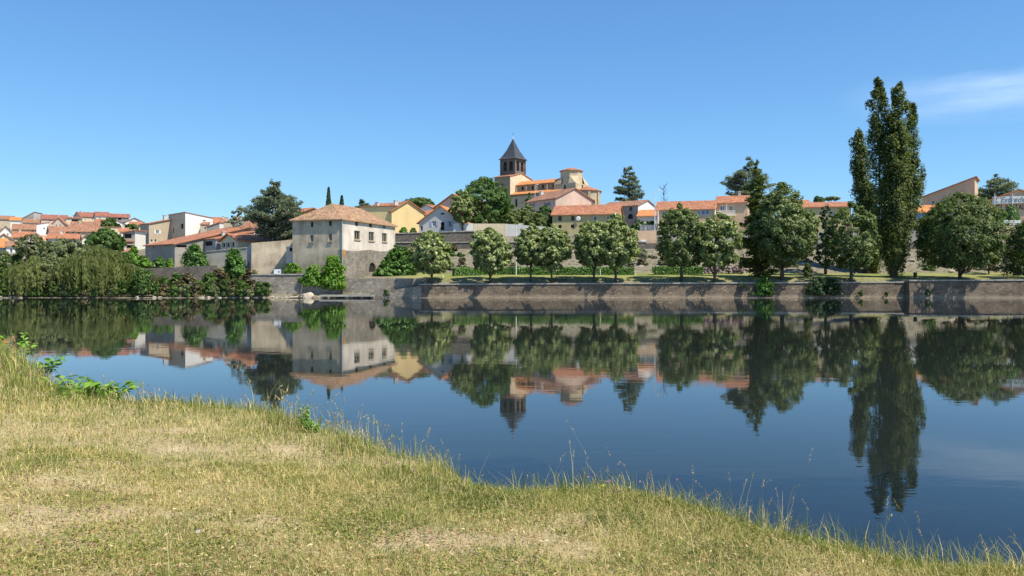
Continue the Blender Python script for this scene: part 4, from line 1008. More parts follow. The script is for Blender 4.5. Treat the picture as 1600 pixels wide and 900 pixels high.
# west block
slit = [(3.4, z(34.3)), (3.9, z(34.3)), (3.9, z(36.0)), (3.4, z(36.0))]
wbk = box_walls(-6.9, 0, 0, 13.3, 0, z(38.2), [slit])
wbk.poly([(0, 0, z(38.2)), (0, 13.3, z(38.2)), (0, 6.65, z(39.9))]); wbk.poly([(-6.9, 13.3, z(38.2)), (-6.9, 0, z(38.2)), (-6.9, 6.65, z(39.9))])
wbk.build('west_block', M['church_rough'], ch)
sk = MB(); face(sk, (0.03, 0, 0), (0, 1, 0), [(0, 0), (13.3, 0), (13.3, z(38.2)), (6.65, z(39.88)), (0, z(38.2))]); sk.build('sunlit_face', M['cream'], ch)  # cream skin paints the sunlight onto this face of the brown block
poly_slab(slit, (-6.9, 0, 0), (1, 0, 0), 0.3, 0.36).build('opening', M['dark'], ch)
q = MB(); q.prism([(-7.3,-0.4,z(38.34)),(0.3,-0.4,z(38.34)),(0.3,6.65,z(40.12)),(-7.3,6.65,z(40.12))], 0.2); q.prism([(0.3,13.7,z(38.34)),(-7.3,13.7,z(38.34)),(-7.3,6.65,z(40.12)),(0.3,6.65,z(40.12))], 0.2)
q.build('roof', M['t_orange'], ch)
# belfry
bx0, bx1, by0, by1 = -6.6, -0.5, 3.6, 9.7; bz0, bz1 = z(38.6), z(44.9)
def bel(): return [arch_poly(0.95, 2.5, z(40.7), z(44.2)), arch_poly(3.6, 5.15, z(40.7), z(44.2))]
b = box_walls(bx0, bx1, by0, by1, bz0, bz1, bel(), bel(), 0.5, bel(), bel()); bo = b.build('belfry', M['belfry'], ch)
for o_, u_v in (((bx0,by0,0),(1,0,0)), ((bx1,by0,0),(0,1,0)), ((bx1,by1,0),(-1,0,0)), ((bx0,by1,0),(0,-1,0))):
    for a in bel():
        fr_ = MB(); n_ = Vector(u_v).cross(Vector((0,0,1)))
        us = [p_[0] for p_ in a]; 
        for k in range(5):
            zz = z(40.9)+k*0.5
            fr_.obox(Vector(o_)+Vector(u_v)*(min(us)+0.02)+Vector((0,0,zz))-n_*0.45, u_v, n_, max(us)-min(us)-0.04, 0.2, 0.1)
        fr_.build('louvre', M['louvre'], bo)
        poly_slab(a, o_, u_v, 0.48, 0.54).build('opening', M['dark'], bo)
for (cx_, cy_) in ((bx0,by0),(bx1,by0),(bx1,by1),(bx0,by1)):
    q = MB(); q.box(cx_-0.28, cx_+0.28, cy_-0.28, cy_+0.28, bz0, bz1-0.25); q.build('corner_pier', M['belfry'], bo)
q = MB(); q.box(bx0-0.3, bx1+0.3, by0-0.3, by1+0.3, bz1-0.2, bz1+0.05); q.build('cornice', M['belfry'], bo)
mx_, my_ = (bx0+bx1)/2, (by0+by1)/2; sp = MB(); hw = (bx1-bx0)/2
rings = [(hw+0.75, bz1+0.06), (hw+0.05, bz1+0.75), (hw*0.52, bz1+3.6), (0.1, z(52.4))]
for i in range(3):
    (r0, z0_), (r1, z1_) = rings[i], rings[i+1]
    for k in range(4):
        a = [(-1,-1),(1,-1),(1,1),(-1,1)]; p0, p1 = a[k], a[(k+1) % 4]
        sp.poly([(mx_+p0[0]*r0, my_+p0[1]*r0, z0_), (mx_+p1[0]*r0, my_+p1[1]*r0, z0_), (mx_+p1[0]*r1, my_+p1[1]*r1, z1_), (mx_+p0[0]*r1, my_+p0[1]*r1, z1_)])
r0, z0_ = rings[0]; sp.poly([(mx_-r0,my_+r0,z0_),(mx_+r0,my_+r0,z0_),(mx_+r0,my_-r0,z0_),(mx_-r0,my_-r0,z0_)])
spo = sp.build('spire', M['slate'], ch)
q = MB(); q.tube([(mx_,my_,z(52.2)),(mx_,my_,z(52.7)),(mx_,my_,z(53.1)),(mx_,my_,z(55.2))], [0.16,0.24,0.07,0.05], 8); q.box(mx_-0.45, mx_+0.45, my_-0.045, my_+0.045, z(54.3), z(54.42)); q.build('cross', M['metal'], spo)
# aisle and clerestory
aw = []
aw = [arch_poly(x, x+0.9, z(27.5), z(30.2)) for x in (1.9, 6.4, 10.9, 15.4)]
q = box_walls(0.05, 19.5, 0.3, 13.0, 0, z(31.5), aw, (), 0.35); q.build('aisle', M['church'], ch)
for a in aw: poly_slab(a, (0.05, 0.3, 0), (1, 0, 0), 0.33, 0.38).build('opening', M['dark'], ch)
for y0_, y1_, s_ in ((-0.2, 3.6, 1), (13.5, 9.7, -1)):
    q = MB(); pts_ = [(0.05,y0_,z(31.75)),(19.9,y0_,z(31.75)),(19.9,y1_,z(33.1)),(0.05,y1_,z(33.1))]
    q.prism(pts_ if s_ > 0 else [pts_[i] for i in (1,0,3,2)], 0.22); q.build('aisle_roof', M['t_bright'], ch)
cw = [arch_poly(x, x+0.85, z(33.5), z(34.9)) for x in (2.3, 6.6, 10.9, 15.2)]
q = box_walls(0.05, 17.6, 3.55, 9.75, z(31.4), z(35.2), cw, (), 0.3); co_ = q.build('clerestory', M['church_rough'], ch)
for a in cw: poly_slab(a, (0.05, 3.55, 0), (1, 0, 0), 0.28, 0.33).build('opening', M['dark'], co_)
for x in (0.5, 4.7, 9.0, 13.3, 17.0):
    q = MB(); q.box(x-0.28, x+0.28, 2.95, 3.545, z(32.6), z(34.8)); q.build('buttress', M['church'], co_)
for k in range(26):
    q = MB(); x = 0.6+k*0.72; q.box(x-0.13, x+0.13, -0.02, 0.295, z(31.05), z(31.42)); q.build('corbel', M['church_rough'], ch)
q = MB(); q.prism([(0.05,3.1,z(35.35)),(17.9,3.1,z(35.35)),(17.9,6.65,z(37.0)),(0.05,6.65,z(37.0))], 0.22); q.prism([(17.9,10.2,z(35.35)),(0.05,10.2,z(35.35)),(0.05,6.65,z(37.0)),(17.9,6.65,z(37.0))], 0.22)
q.build('nave_roof', M['t_bright'], ch)
# crossing tower
cx_, cy_ = 20.9, 6.65; hb = 4.3
bw = [arch_poly(4.0, 4.75, z(32.6), z(34.1))]
q = box_walls(cx_-hb, cx_+hb, cy_-hb, cy_+hb, 0, z(34.5), bw, bw, 0.3); cr = q.build('crossing', M['church'], ch)
for o_, u_v in (((cx_-hb, cy_-hb, 0), (1,0,0)), ((cx_+hb, cy_-hb, 0), (0,1,0))): poly_slab(bw[0], o_, u_v, 0.28, 0.33).build('opening', M['dark'], cr)
ro_ = 3.75; oc = [(cx_+ro_*math.cos(math.radians(22.5+45*k)), cy_+ro_*math.sin(math.radians(22.5+45*k))) for k in range(8)]
sq = [(cx_+hb, cy_+hb), (cx_+hb, cy_-hb), (cx_-hb, cy_-hb), (cx_-hb, cy_+hb)]
q = MB(); zt, zb_ = z(38.9), z(34.5)
for k in range(8):
    a, b = oc[k], oc[(k+1) % 8]; q.poly([(a[0],a[1],zb_),(b[0],b[1],zb_),(b[0],b[1],zt),(a[0],a[1],zt)])
# sloping shoulders at the four corners
for sx_, sy_ in ((1,1),(1,-1),(-1,1),(-1,-1)):
    k1 = min(range(8), key=lambda k: -(sx_*(oc[k][0]-cx_)*1.01+sy_*(oc[k][1]-cy_)*1.0)); 
    cand = sorted(range(8), key=lambda k: -(sx_*(oc[k][0]-cx_)+sy_*(oc[k][1]-cy_)))[:2]
    a, b = oc[cand[0]], oc[cand[1]]; C0 = (cx_+sx_*hb, cy_+sy_*hb, zb_)
    a_hi, b_hi = (a[0], a[1], zb_+2.6), (b[0], b[1], zb_+2.6); a_lo = (cx_+sx_*hb, a[1] if abs(a[0]-cx_) > abs(a[1]-cy_) else b[1], zb_); b_lo = (b[0] if abs(b[1]-cy_) > abs(b[0]-cx_) else a[0], cy_+sy_*hb, zb_)
    if abs(a[0]-cx_) < abs(a[1]-cy_): a_hi, b_hi = b_hi, a_hi
    q.poly([C0, a_lo, a_hi]); q.poly([C0, a_hi, b_hi]); q.poly([C0, b_hi, b_lo])
q.poly([(p_[0], p_[1], zb_) for p_ in sq])
oct_ = q.build('octagon', M['church'], ch)
q = MB(); r_ = ro_+0.45
for k in range(8):
    a, b = math.radians(22.5+45*k), math.radians(67.5+45*k)
    p0_, p1_ = (cx_+r_*math.cos(a), cy_+r_*math.sin(a), zt+0.2), (cx_+r_*math.cos(b), cy_+r_*math.sin(b), zt+0.2)
    q.poly([p0_, p1_, (cx_, cy_, zt+1.45)], [(0,0),(3,0),(1.5,4)]); q.poly([p1_, p0_, (p0_[0],p0_[1],zt), (p1_[0],p1_[1],zt)]); q.poly([(p1_[0],p1_[1],zt), (p0_[0],p0_[1],zt), (cx_,cy_,zt)])
q.build('roof', M['t_orange'], oct_)
# apse
ax_, ay_, ra = 27.2, 6.65, 4.35; q = MB(); nseg = 28
for k in range(nseg):
    a, b = 2*math.pi*k/nseg, 2*math.pi*(k+1)/nseg
    q.poly([(ax_+ra*math.cos(a), ay_+ra*math.sin(a), 0), (ax_+ra*math.cos(b), ay_+ra*math.sin(b), 0), (ax_+ra*math.cos(b), ay_+ra*math.sin(b), z(31.7)), (ax_+ra*math.cos(a), ay_+ra*math.sin(a), z(31.7))])
ap = q.build('apse', M['church'], ch)
q = MB()
for k in range(nseg):
    a, b = 2*math.pi*k/nseg, 2*math.pi*(k+1)/nseg; r_ = ra+0.45
    p0_, p1_ = (ax_+r_*math.cos(a), ay_+r_*math.sin(a), z(31.85)), (ax_+r_*math.cos(b), ay_+r_*math.sin(b), z(31.85))
    q.poly([p0_, p1_, (ax_, ay_, z(33.6))], [(k,0),(k+1,0),(k+.5,4)]); q.poly([p1_, p0_, (p0_[0],p0_[1],z(31.65)), (p1_[0],p1_[1],z(31.65))]); q.poly([(p1_[0],p1_[1],z(31.65)), (p0_[0],p0_[1],z(31.65)), (ax_,ay_,z(31.65))])
q.build('roof', M['t_orange'], ap)
for k in range(40):
    a = 2*math.pi*k/40
    if math.cos(a+CA)*0 + math.sin(a+CA) > 0.35: continue
    q = MB(); d_ = Vector((math.cos(a), math.sin(a), 0)); t_ = Vector((-math.sin(a), math.cos(a), 0))
    q.obox(Vector((ax_, ay_, z(31.2)))+d_*(ra-0.05)-t_*0.11, t_, d_, 0.22, 0.35, 0.4); q.build('corbel', M['church_rough'], ap)
for a in (-150, -100, -52, -8):
    a = math.radians(a); d_ = Vector((math.cos(a), math.sin(a), 0)); t_ = Vector((-math.sin(a), math.cos(a), 0))
    q = MB(); q.obox(Vector((ax_, ay_, 0))+d_*(ra-0.1)-t_*0.4, t_, d_, 0.8, 0.5, z(31.3)); q.build('pilaster', M['church'], ap)
for a in (-125, -76, -30):
    a = math.radians(a); d_ = Vector((math.cos(a), math.sin(a), 0)); t_ = Vector((-math.sin(a), math.cos(a), 0))
    o_ = Vector((ax_, ay_, 0))+d_*(ra+0.03)
    poly_slab(arch_poly(-0.4, 0.4, z(26.6), z(28.7)), o_, t_, -0.02, 0.2).build('opening', M['dark'], ap)
    fo = MB(); A_ = arch_poly(-0.62, 0.62, z(26.4), z(28.95)); B_ = arch_poly(-0.4, 0.4, z(26.4), z(28.7))
    for i in range(1, len(A_)-1):
        pts_ = [A_[i], A_[i+1], B_[i+1], B_[i]]
        fo.poly([o_+t_*p_[0]+Vector((0,0,p_[1]))+d_*0.06 for p_ in pts_])
    fo.build('window_surround', M['church'], ap)
ORD = ['first', 'second', 'third', 'fourth', 'fifth', 'sixth', 'seventh', 'eighth', 'ninth', 'tenth', 'eleventh', 'twelfth', 'thirteenth', 'fourteenth']
# ---------------------------------------------------------------- foliage kit
def unit(v): return v/np.maximum(np.linalg.norm(v, axis=-1, keepdims=True), 1e-9)
def leaf_mesh(name, P, Nn, S, rnd, mat, rng, parent=None, elong=1.5, width=0.95, droop=0.0, fold=0.18):
    """one folded leaf-shaped face per point"""
    n = len(P); r = unit(rng.normal(size=(n, 3)))
    t = r - Nn*np.sum(r*Nn, 1, keepdims=True)
    t = unit(t + droop*np.array([0, 0, -1.0])); b = unit(np.cross(Nn, t)); S = np.asarray(S).reshape(-1, 1)
    up = np.cross(t, b)
    co = np.stack([P - t*S*elong*0.5, P + b*S*width*0.5 + up*S*fold, P + t*S*elong*0.5, P - b*S*width*0.5 + up*S*fold], 1).reshape(-1, 3)
    q = np.arange(n*4, dtype=np.int32).reshape(n, 4)
    me = np_mesh(name, co, q, mat)
    a = me.attributes.new('rnd', 'FLOAT', 'FACE'); a.data.foreach_set('value', np.clip(rnd, 0, 1).astype(np.float32))
    return link_mesh(name, me, parent)

def clump_points(rng, C, R, n_per, flat=0.85, axis=None, up=0.45, shell=0.55):
    """points on the shells of leaf clumps with normals that lean outwards and up"""
    k = len(C); c = np.repeat(C, n_per, 0); r = np.repeat(R, n_per)[:, None]
    d = unit(rng.normal(size=(k*n_per, 3)))
    P = c + d*r*(shell+(1.05-shell)*rng.random((k*n_per, 1)))*np.array([1, 1, flat])
    ax = axis if axis is not None else C.mean(0)
    o = unit((c-ax)*np.array([1, 1, 0.6])+1e-6)
    Nn = unit(d*0.6 + o*0.65 + np.array([0, 0, up]) + rng.normal(size=d.shape)*0.42)
    return P, Nn, np.repeat(rng.normal(size=k)*0.1, n_per)

def tree(name, label, px, Y, top, cl, cr, mat='lime', trunk=1.7, prof='round', nclump=270, n_per=46, S=0.235, seed=0, cat='tree', group=None,
         bark='bark', base=None, rad=None, pale=0.0, limbs=True, crad=(0.07, 0.155), droop=0.0, fork=False, bottom=None, depth=1.28, lean=0.0):
    """broadleaf tree: photo column of the trunk, distance, photo row of the top, photo columns of the crown's sides"""
    rng = np.random.default_rng(seed); X = wx(px, Y)
    z0 = base if base is not None else Ts(X, Y)-0.08
    Ht = wz(top, Y)-z0; off = ((cl+cr)/2-px)/F*Y; R = (cr-cl)/2/F*Y
    root = empty(name, (X, Y, z0)); tag(root, label, cat, group)
    PF = {'round': lambda t: np.sqrt(np.clip(1-(2*t-0.86)**2*0.93, 0.02, 1)) if True else 0,
          'egg': lambda t: np.clip(np.sin(np.pi*np.clip(t, 0, 1)**0.72)**0.75, 0.05, 1),
          'cone': lambda t: np.clip((1-t)**0.8*np.clip(t*9+0.25, 0, 1), 0.03, 1),
          'column': lambda t: np.clip(np.minimum(1, (1-t)*3.2+0.08)*np.clip(t*5+0.5, 0, 1), 0.08, 1),
          'dome': lambda t: np.sqrt(np.clip(1-t*t, 0.03, 1))}[prof]
    if nclump < 150: nclump = int(nclump*2.8); n_per = int(n_per*0.55)
    t = []
    while len(t) < nclump:
        c = rng.random(); 
        if rng.random() < float(PF(np.array(c)))**1.4+0.05: t.append(c)
    t = np.array(t); ang = rng.random(nclump)*2*np.pi
    cr_ = R*(crad[0]+(crad[1]-crad[0])*rng.random(nclump))
    ph = rng.random(3)*6.28
    env = PF(t)*R*(1+0.10*np.sin(3*ang+ph[0]+4*t)+0.08*np.sin(5*ang+ph[1]-7*t))
    rr = np.maximum(env-cr_*0.85, 0)*np.sqrt(0.34+0.66*rng.random(nclump))
    zc = trunk + (Ht-trunk)*t
    zc = np.clip(zc, trunk+cr_*0.3, np.maximum(Ht-cr_*0.8, trunk))
    C = np.stack([off*(0.35+0.65*t)+rr*np.cos(ang)+lean*zc, rr*np.sin(ang)*depth, zc], 1)
    P, Nn, dr = clump_points(rng, C, cr_, n_per, axis=np.array([off, 0, trunk+(Ht-trunk)*0.4]))
    keep = P[:, 2] > trunk*0.55
    P, Nn, dr = P[keep], Nn[keep], dr[keep]
    rnd = 0.42+rng.normal(size=len(P))*0.16+dr
    if pale:      # pale undersides and bracts show in tufts
        tuft = vnoise(P[:, 0]*3.1+seed, P[:, 2]*3.1+P[:, 1]*2.1, seed+5)
        pl = (rng.random(len(P)) < pale*np.clip((tuft-0.35)*3, 0.1, 1.6)) & (Nn[:, 2] > -0.1)
        rnd = np.where(pl, 0.74+rng.random(len(P))*0.24, rnd)
    leaf_mesh('crown', P, Nn, S*(0.7+0.6*rng.random(len(P))), rnd, M[mat], rng, root, droop=droop)
    # trunk and limbs
    tb = MB(); r0 = rad or max(0.09, Ht*0.017)
    wob = rng.normal(size=(6, 2))*0.06*Ht/10
    top_t = trunk+(Ht-trunk)*0.72
    path = [(off*0.25*s + wob[i, 0]*s + lean*top_t*s, wob[i, 1]*s, -0.25+(top_t+0.25)*s) for i, s in enumerate(np.linspace(0, 1, 6))]
    if fork:
        f = trunk*0.75
        tb.tube([(0,0,-0.25), (0,0,f*0.5), (0.02,0,f)], [r0*1.25, r0, r0*0.95], 8)
        for sgn in (-1, 1):
            tb.tube([(0,0,f*0.9), (sgn*R*0.16,0.1*sgn,f+(Ht-f)*0.15), (sgn*R*0.32,0.2*sgn,f+(Ht-f)*0.4), (sgn*R*0.36,0,f+(Ht-f)*0.7)], [r0*0.8, r0*0.65, r0*0.45, r0*0.15], 7)
    else:
        tb.tube(path, [r0*1.35, r0, r0*0.8, r0*0.6, r0*0.38, r0*0.15], 8)
    if limbs:
        idx = rng.choice(len(C), min(16, len(C)), replace=False)
        for i in idx:
            e = C[i]; s = np.clip((e[2]-trunk*0.7)/(top_t), 0.15, 0.8)*0.75
            k = s*5; a = int(k); p0 = np.array(path[a])*(1-(k-a))+np.array(path[a+1])*(k-a)
            mid = (p0+e)/2 + np.array([0, 0, 0.12*R])
            tb.tube([p0, mid, e], [r0*0.42, r0*0.25, r0*0.08], 5)
    tb.build('trunk', M[bark], root, smooth=True)
    return root

def bush(name, label, px0, px1, top, bot, Y, mat='green', seed=0, dep=None, nclump=26, n_per=90,  S=0.2, cat='bush', group=None, base=None, box=False, z_lift=0.0):
    """shrub filling the given photo extent at distance Y, standing on the ground there"""
    rng = np.random.default_rng(seed+900); X = wx((px0+px1)/2, Y)
    R = (px1-px0)/2/F*Y; D = dep if dep is not None else R*0.8
    z0 = base if base is not None else (Ts(X, Y)-0.1 if bot is None else wz(bot, Y))
    Ht = max(wz(top, Y)-z0, 0.3)
    nclump = int(nclump*1.9); n_per = int(n_per*0.43); S = S*1.06
    root = empty(name, (X, Y, z0)); tag(root, label, cat, group)
    t = rng.random(nclump)**0.8; ang = rng.random(nclump)*6.283; cr_ = min(R, Ht)*(0.12+0.16*rng.random(nclump)); ph = rng.random(4)*6.28
    env = np.sqrt(np.clip(1-t**2.2, 0.05, 1))*(0.82+0.16*np.sin(2*ang+ph[0]+3*t)+0.12*np.sin(5*ang+ph[1])); q = np.sqrt(0.1+0.9*rng.random(nclump))
    C = np.stack([np.cos(ang)*env*q*np.maximum(R-cr_*0.8, 0.02), np.sin(ang)*env*q*np.maximum(D-cr_*0.8, 0.02), np.clip(t*Ht*(0.86+0.14*np.sin(3*ang+ph[2])), cr_*0.5, np.maximum(Ht-cr_*0.8, cr_*0.5))], 1)
    P, Nn, dr = clump_points(rng, C, cr_, n_per, axis=np.array([0, 0, Ht*0.2]))
    P[:, 2] = np.maximum(P[:, 2], 0.02)
    leaf_mesh('foliage', P, Nn, S*(0.7+0.6*rng.random(len(P))), 0.45+rng.normal(size=len(P))*0.2+dr, M[mat], rng, root)
    tb = MB()
    for i in range(min(7, nclump)): tb.tube([(0.05*(i-3), 0, -0.1), C[i]*0.55, C[i]], [0.06, 0.04, 0.015], 5)
    tb.build('stem', M['bark'], root)
    return root

def cedar(name, label, px, Y, top, cl, cr, bot=None, base=None, seed=0, mat='cedar', S=0.26, tiers=13, cone=False, n=420, group=None, t0=0.18):
    """cedar: flat tiers of foliage on level limbs"""
    rng = np.random.default_rng(seed+400); X = wx(px, Y); z0 = base if base is not None else Ts(X, Y)-0.2
    Ht = wz(top, Y)-z0; R = (cr-cl)/2/F*Y; off = ((cl+cr)/2-px)/F*Y
    root = empty(name, (X, Y, z0)); tag(root, label, 'tree', group)
    tb = MB(); r0 = max(0.14, Ht*0.02)
    tb.tube([(0,0,-0.3),(0.05,0,Ht*0.35),(-0.05,0.05,Ht*0.7),(0,0,Ht*0.97)], [r0*1.3, r0, r0*0.55, r0*0.1], 8)
    Ps, Ns = [], []
    for i in range(tiers):
        s = i/(tiers-1); h = Ht*(t0+(0.99-t0)*s)
        Lr = R*((1-s)**0.75*0.95+0.1) if cone else R*np.clip(0.62+0.5*np.sin(np.pi*(0.15+0.8*s))-0.75*s**3, 0.2, 1.05)
        for k in range(5 if s < 0.85 else 3):
            a = rng.random()*6.283; Lk = Lr*(0.6+0.45*rng.random()); hz = h+rng.normal()*Ht*0.02
            e = np.array([math.cos(a)*Lk+off*0.8, math.sin(a)*Lk, hz+Lk*(0.10 if not cone else -0.05)])
            p0 = np.array([off*0.2*s, 0, max(hz-Lk*0.18, 0.3)])
            tb.tube([p0, (p0+e)/2+np.array([0,0,Lk*0.06]), e], [r0*0.35*(1-s*0.6), r0*0.2*(1-s*0.6), 0.02], 5)
            m_ = max(12, int(n*(Lk/R)/5*1.6)); u = rng.random(m_)**0.6
            wdt = Lk*0.42*(1-0.3*u)+0.15
            side = rng.normal(size=m_)*0.5*wdt; d2 = np.array([-math.sin(a), math.cos(a)])
            P = p0[None, :]*(1-u[:, None]) + e[None, :]*u[:, None]
            P[:, :2] += side[:, None]*d2[None, :]
            P[:, 2] += rng.normal(size=m_)*0.05*R*0.6 + Lk*0.05 - np.abs(side)*0.15
            Ps.append(P); Ns.append(unit(np.array([0.0, 0, 1.0])+rng.normal(size=(m_, 3))*0.5))
    P = np.concatenate(Ps); Nn = np.concatenate(Ns)
    leaf_mesh('crown', P, Nn, S*(0.7+0.7*rng.random(len(P))), 0.45+rng.normal(size=len(P))*0.2, M[mat], rng, root, elong=1.9, width=0.6)
    tb.build('trunk', M['bark'], root, smooth=True)
    return root

def cypress(label, px, Y, top, bot, cl, cr, seed=0):
    rng = np.random.default_rng(seed+70); X = wx(px, Y); z0 = Ts(X, Y)-0.1; Ht = wz(top, Y)-z0; R = (cr-cl)/2/F*Y
    root = empty('cypress', (X, Y, z0)); tag(root, label, 'tree')
    n = 5200; t = rng.random(n); a = rng.random(n)*6.283
    r = R*np.clip(np.sin(np.pi*np.clip(t*0.93+0.07, 0, 1)**0.62)**0.8, 0.03, 1)*(0.75+0.3*rng.random(n))*(1+0.12*np.sin(4*a+t*19))
    P = np.stack([r*np.cos(a), r*np.sin(a), 0.3+t*(Ht-0.3)], 1); Nn = unit(np.stack([np.cos(a), np.sin(a), 0.5+0*a], 1)+rng.normal(size=(n, 3))*0.4)
    leaf_mesh('crown', P, Nn, 0.3*(0.6+0.6*rng.random(n)), 0.4+rng.normal(size=n)*0.2, M['cypress'], rng, root, elong=1.8, width=0.5)
    tb = MB(); tb.tube([(0,0,-0.3),(0,0,Ht*0.5),(0,0,Ht*0.93)], [0.2, 0.13, 0.02], 7); tb.build('trunk', M['bark'], root)

def willow(label, px, Y, top, cl, cr, bot, seed=0, mat='willow', strands=260, n_per=46, S=0.2):
    """weeping willow: curtains of hanging shoots"""
    rng = np.random.default_rng(seed+200); X = wx(px, Y); z0 = Ts(X, Y)-0.2; Ht = wz(top, Y)-z0; R = (cr-cl)/2/F*Y; off = ((cl+cr)/2-px)/F*Y
    zb = max(wz(bot, Y)-z0, 0.15)
    root = empty('willow', (X, Y, z0)); tag(root, label, 'tree', 'willows at the left shore')
    Ps, Ns, dr = [], [], []; tb = MB()
    tb.tube([(0,0,-0.3),(0.1,0,Ht*0.3),(off*0.4,0,Ht*0.62)], [0.42, 0.32, 0.18], 8)
    nb_ = 20
    hub = [(math.cos(a)*R*q*0.75+off, math.sin(a)*R*q*0.75, Ht*(0.99-0.5*q**2)+rng.normal()*0.25) for a, q in zip(rng.random(nb_)*6.283, np.sqrt(rng.random(nb_)))]
    for h in hub:
        tb.tube([(off*0.3,0,Ht*0.45), ((h[0]+off*0.3)/2, h[1]/2, (Ht*0.5+h[2])/2+0.6), h], [0.16, 0.1, 0.03], 5)
    for i in range(strands):
        h = hub[rng.integers(nb_)]; a = math.atan2(h[1], h[0]-off)+rng.normal()*0.8; o = abs(rng.normal())*R*0.25
        sx0, sy0 = h[0]+rng.normal()*R*0.13, h[1]+rng.normal()*R*0.13
        L0 = (h[2]-zb)*np.clip(0.45+0.62*rng.random(), 0.3, 1.0); u = np.sort(rng.random(n_per))
        x = sx0+math.cos(a)*o*np.minimum(1, u*2.2)+rng.normal(size=n_per)*0.10; y = sy0+math.sin(a)*o*np.minimum(1, u*2.2)+rng.normal(size=n_per)*0.10
        zz = h[2]+0.25*np.sin(np.clip(u*4, 0, 3.14))-L0*u**1.15
        Ps.append(np.stack([x, y, np.maximum(zz, zb)], 1))
        nn = np.array([math.cos(a), math.sin(a), 0.5])+rng.normal(size=(n_per, 3))*0.4; Ns.append(unit(nn)); dr.append(np.full(n_per, rng.normal()*0.13))
    P = np.concatenate(Ps); Nn = np.concatenate(Ns)
    leaf_mesh('crown', P, Nn, S*(0.7+0.6*rng.random(len(P))), 0.48+rng.normal(size=len(P))*0.15+np.concatenate(dr), M[mat], rng, root, elong=2.4, width=0.55, droop=1.6)
    tb.build('trunk', M['palebark'], root, smooth=True)

def poplar(label, px, Y, spires, seed=0, base_t=2.2):
    """upright poplar of several leaders; spires: (photo column, top row, half width px, lowest row)"""
    rng = np.random.default_rng(seed+600); X = wx(px, Y); z0 = Ts(X, Y)-0.1
    root = empty('poplar', (X, Y, z0)); tag(root, label, 'tree', 'poplars on the lawn')
    Ps, Ns, dr = [], [], []; tb = MB()
    for k, (sx_, top, hw, low) in enumerate(spires):
        Ht = wz(top, Y)-z0; lo = wz(low, Y)-z0; xo = wx(sx_, Y)-X; R = hw/F*Y; yo = rng.normal()*0.7
        tb.tube([(0.07*k-0.17,0.05*(k%3),-0.3),(xo*0.35,yo*0.3,lo*0.7+1),(xo*0.9,yo*0.9,lo+(Ht-lo)*0.35),(xo,yo,Ht*0.95)], [0.3, 0.25, 0.16, 0.03], 7)
        nc = int((Ht-lo)*7.0*max(R, 0.9)**0.8); t = rng.random(nc); a = rng.random(nc)*6.283
        env = R*np.clip(np.minimum(t*3+0.45, 1.0)*np.clip((1-t)*5.0+0.3, 0, 1), 0.08, 1)*(0.72+0.5*vnoise(t*9+k*7, a*0.8, seed+k))
        rr = env*np.sqrt(0.1+0.9*rng.random(nc))*0.85; cr_ = 0.45+0.4*rng.random(nc); cr_ *= np.clip(0.6+(1-t)*1.6, 0.6, 1)
        s = np.clip(t*1.6, 0, 1)
        C = np.stack([xo*(0.45+0.55*s)+rr*np.cos(a), yo*s+rr*np.sin(a), lo+(Ht-lo)*t-cr_*0.5], 1)
        P, Nn, d = clump_points(rng, C, cr_, 60, flat=1.5, axis=np.array([xo, yo, lo+(Ht-lo)*0.3]), up=0.25)
        Ps.append(P); Ns.append(Nn); dr.append(d)
        for i in rng.choice(nc, min(nc, 12), replace=False):
            h = max(C[i][2]-2.5, lo*0.6); f = np.clip(h/Ht, 0, 1)
            tb.tube([(xo*f, yo*f, h), C[i]*0.5+np.array([xo*f, yo*f, h])*0.5, C[i]], [0.07, 0.05, 0.02], 5)
    P = np.concatenate(Ps); Nn = np.concatenate(Ns)
    leaf_mesh('crown', P, Nn, 0.21*(0.7+0.6*rng.random(len(P))), 0.45+rng.normal(size=len(P))*0.18+np.concatenate(dr), M['poplar'], rng, root)
    tb.build('trunk', M['palebark'], root, smooth=True)

def hedge(label, px0, px1, Y, hgt, dep, seed=0, Y2=None):
    rng = np.random.default_rng(seed+800); Y2 = Y2 or Y; x0, x1 = wx(px0, Y), wx(px1, Y2); X = (x0+x1)/2; Ym = (Y+Y2)/2
    root = empty('hedge', (X, Ym, Ts(X, Ym)-0.05)); tag(root, label, 'hedge', 'clipped laurel hedges at the back of the lawn')
    L_ = math.hypot(x1-x0, Y2-Y); rz = math.atan2(Y2-Y, x1-x0); root.rotation_euler = (0, 0, rz)
    n = int(L_*hgt*160+L_*dep*130); f = rng.random(n); top = f < dep/(dep+hgt)
    x = (rng.random(n)-0.5)*L_; bulge = 0.12*(vnoise(x*1.3, x*0+seed, seed)-0.5)
    y = np.where(top, (rng.random(n)-0.5)*dep, -dep/2+rng.normal(size=n)*0.06-bulge); zz = np.where(top, hgt+rng.normal(size=n)*0.07+bulge*1.5, rng.random(n)*hgt)
    Nn = unit(np.where(top[:, None], np.array([0, -0.2, 1.0]), np.array([0, -1.0, 0.45]))+rng.normal(size=(n, 3))*0.45)
    leaf_mesh('foliage', np.stack([x, y, zz], 1), Nn, 0.17*(0.7+0.6*rng.random(n)), 0.45+rng.normal(size=n)*0.22, M['hedge'], rng, root)
    tb = MB(); tb.box(-L_/2+0.08, L_/2-0.08, -dep/2+0.1, dep/2-0.05, 0, hgt-0.1); tb.build('dark_core', M['bark'], root)  # solid dark core added so nothing shows through the leaves

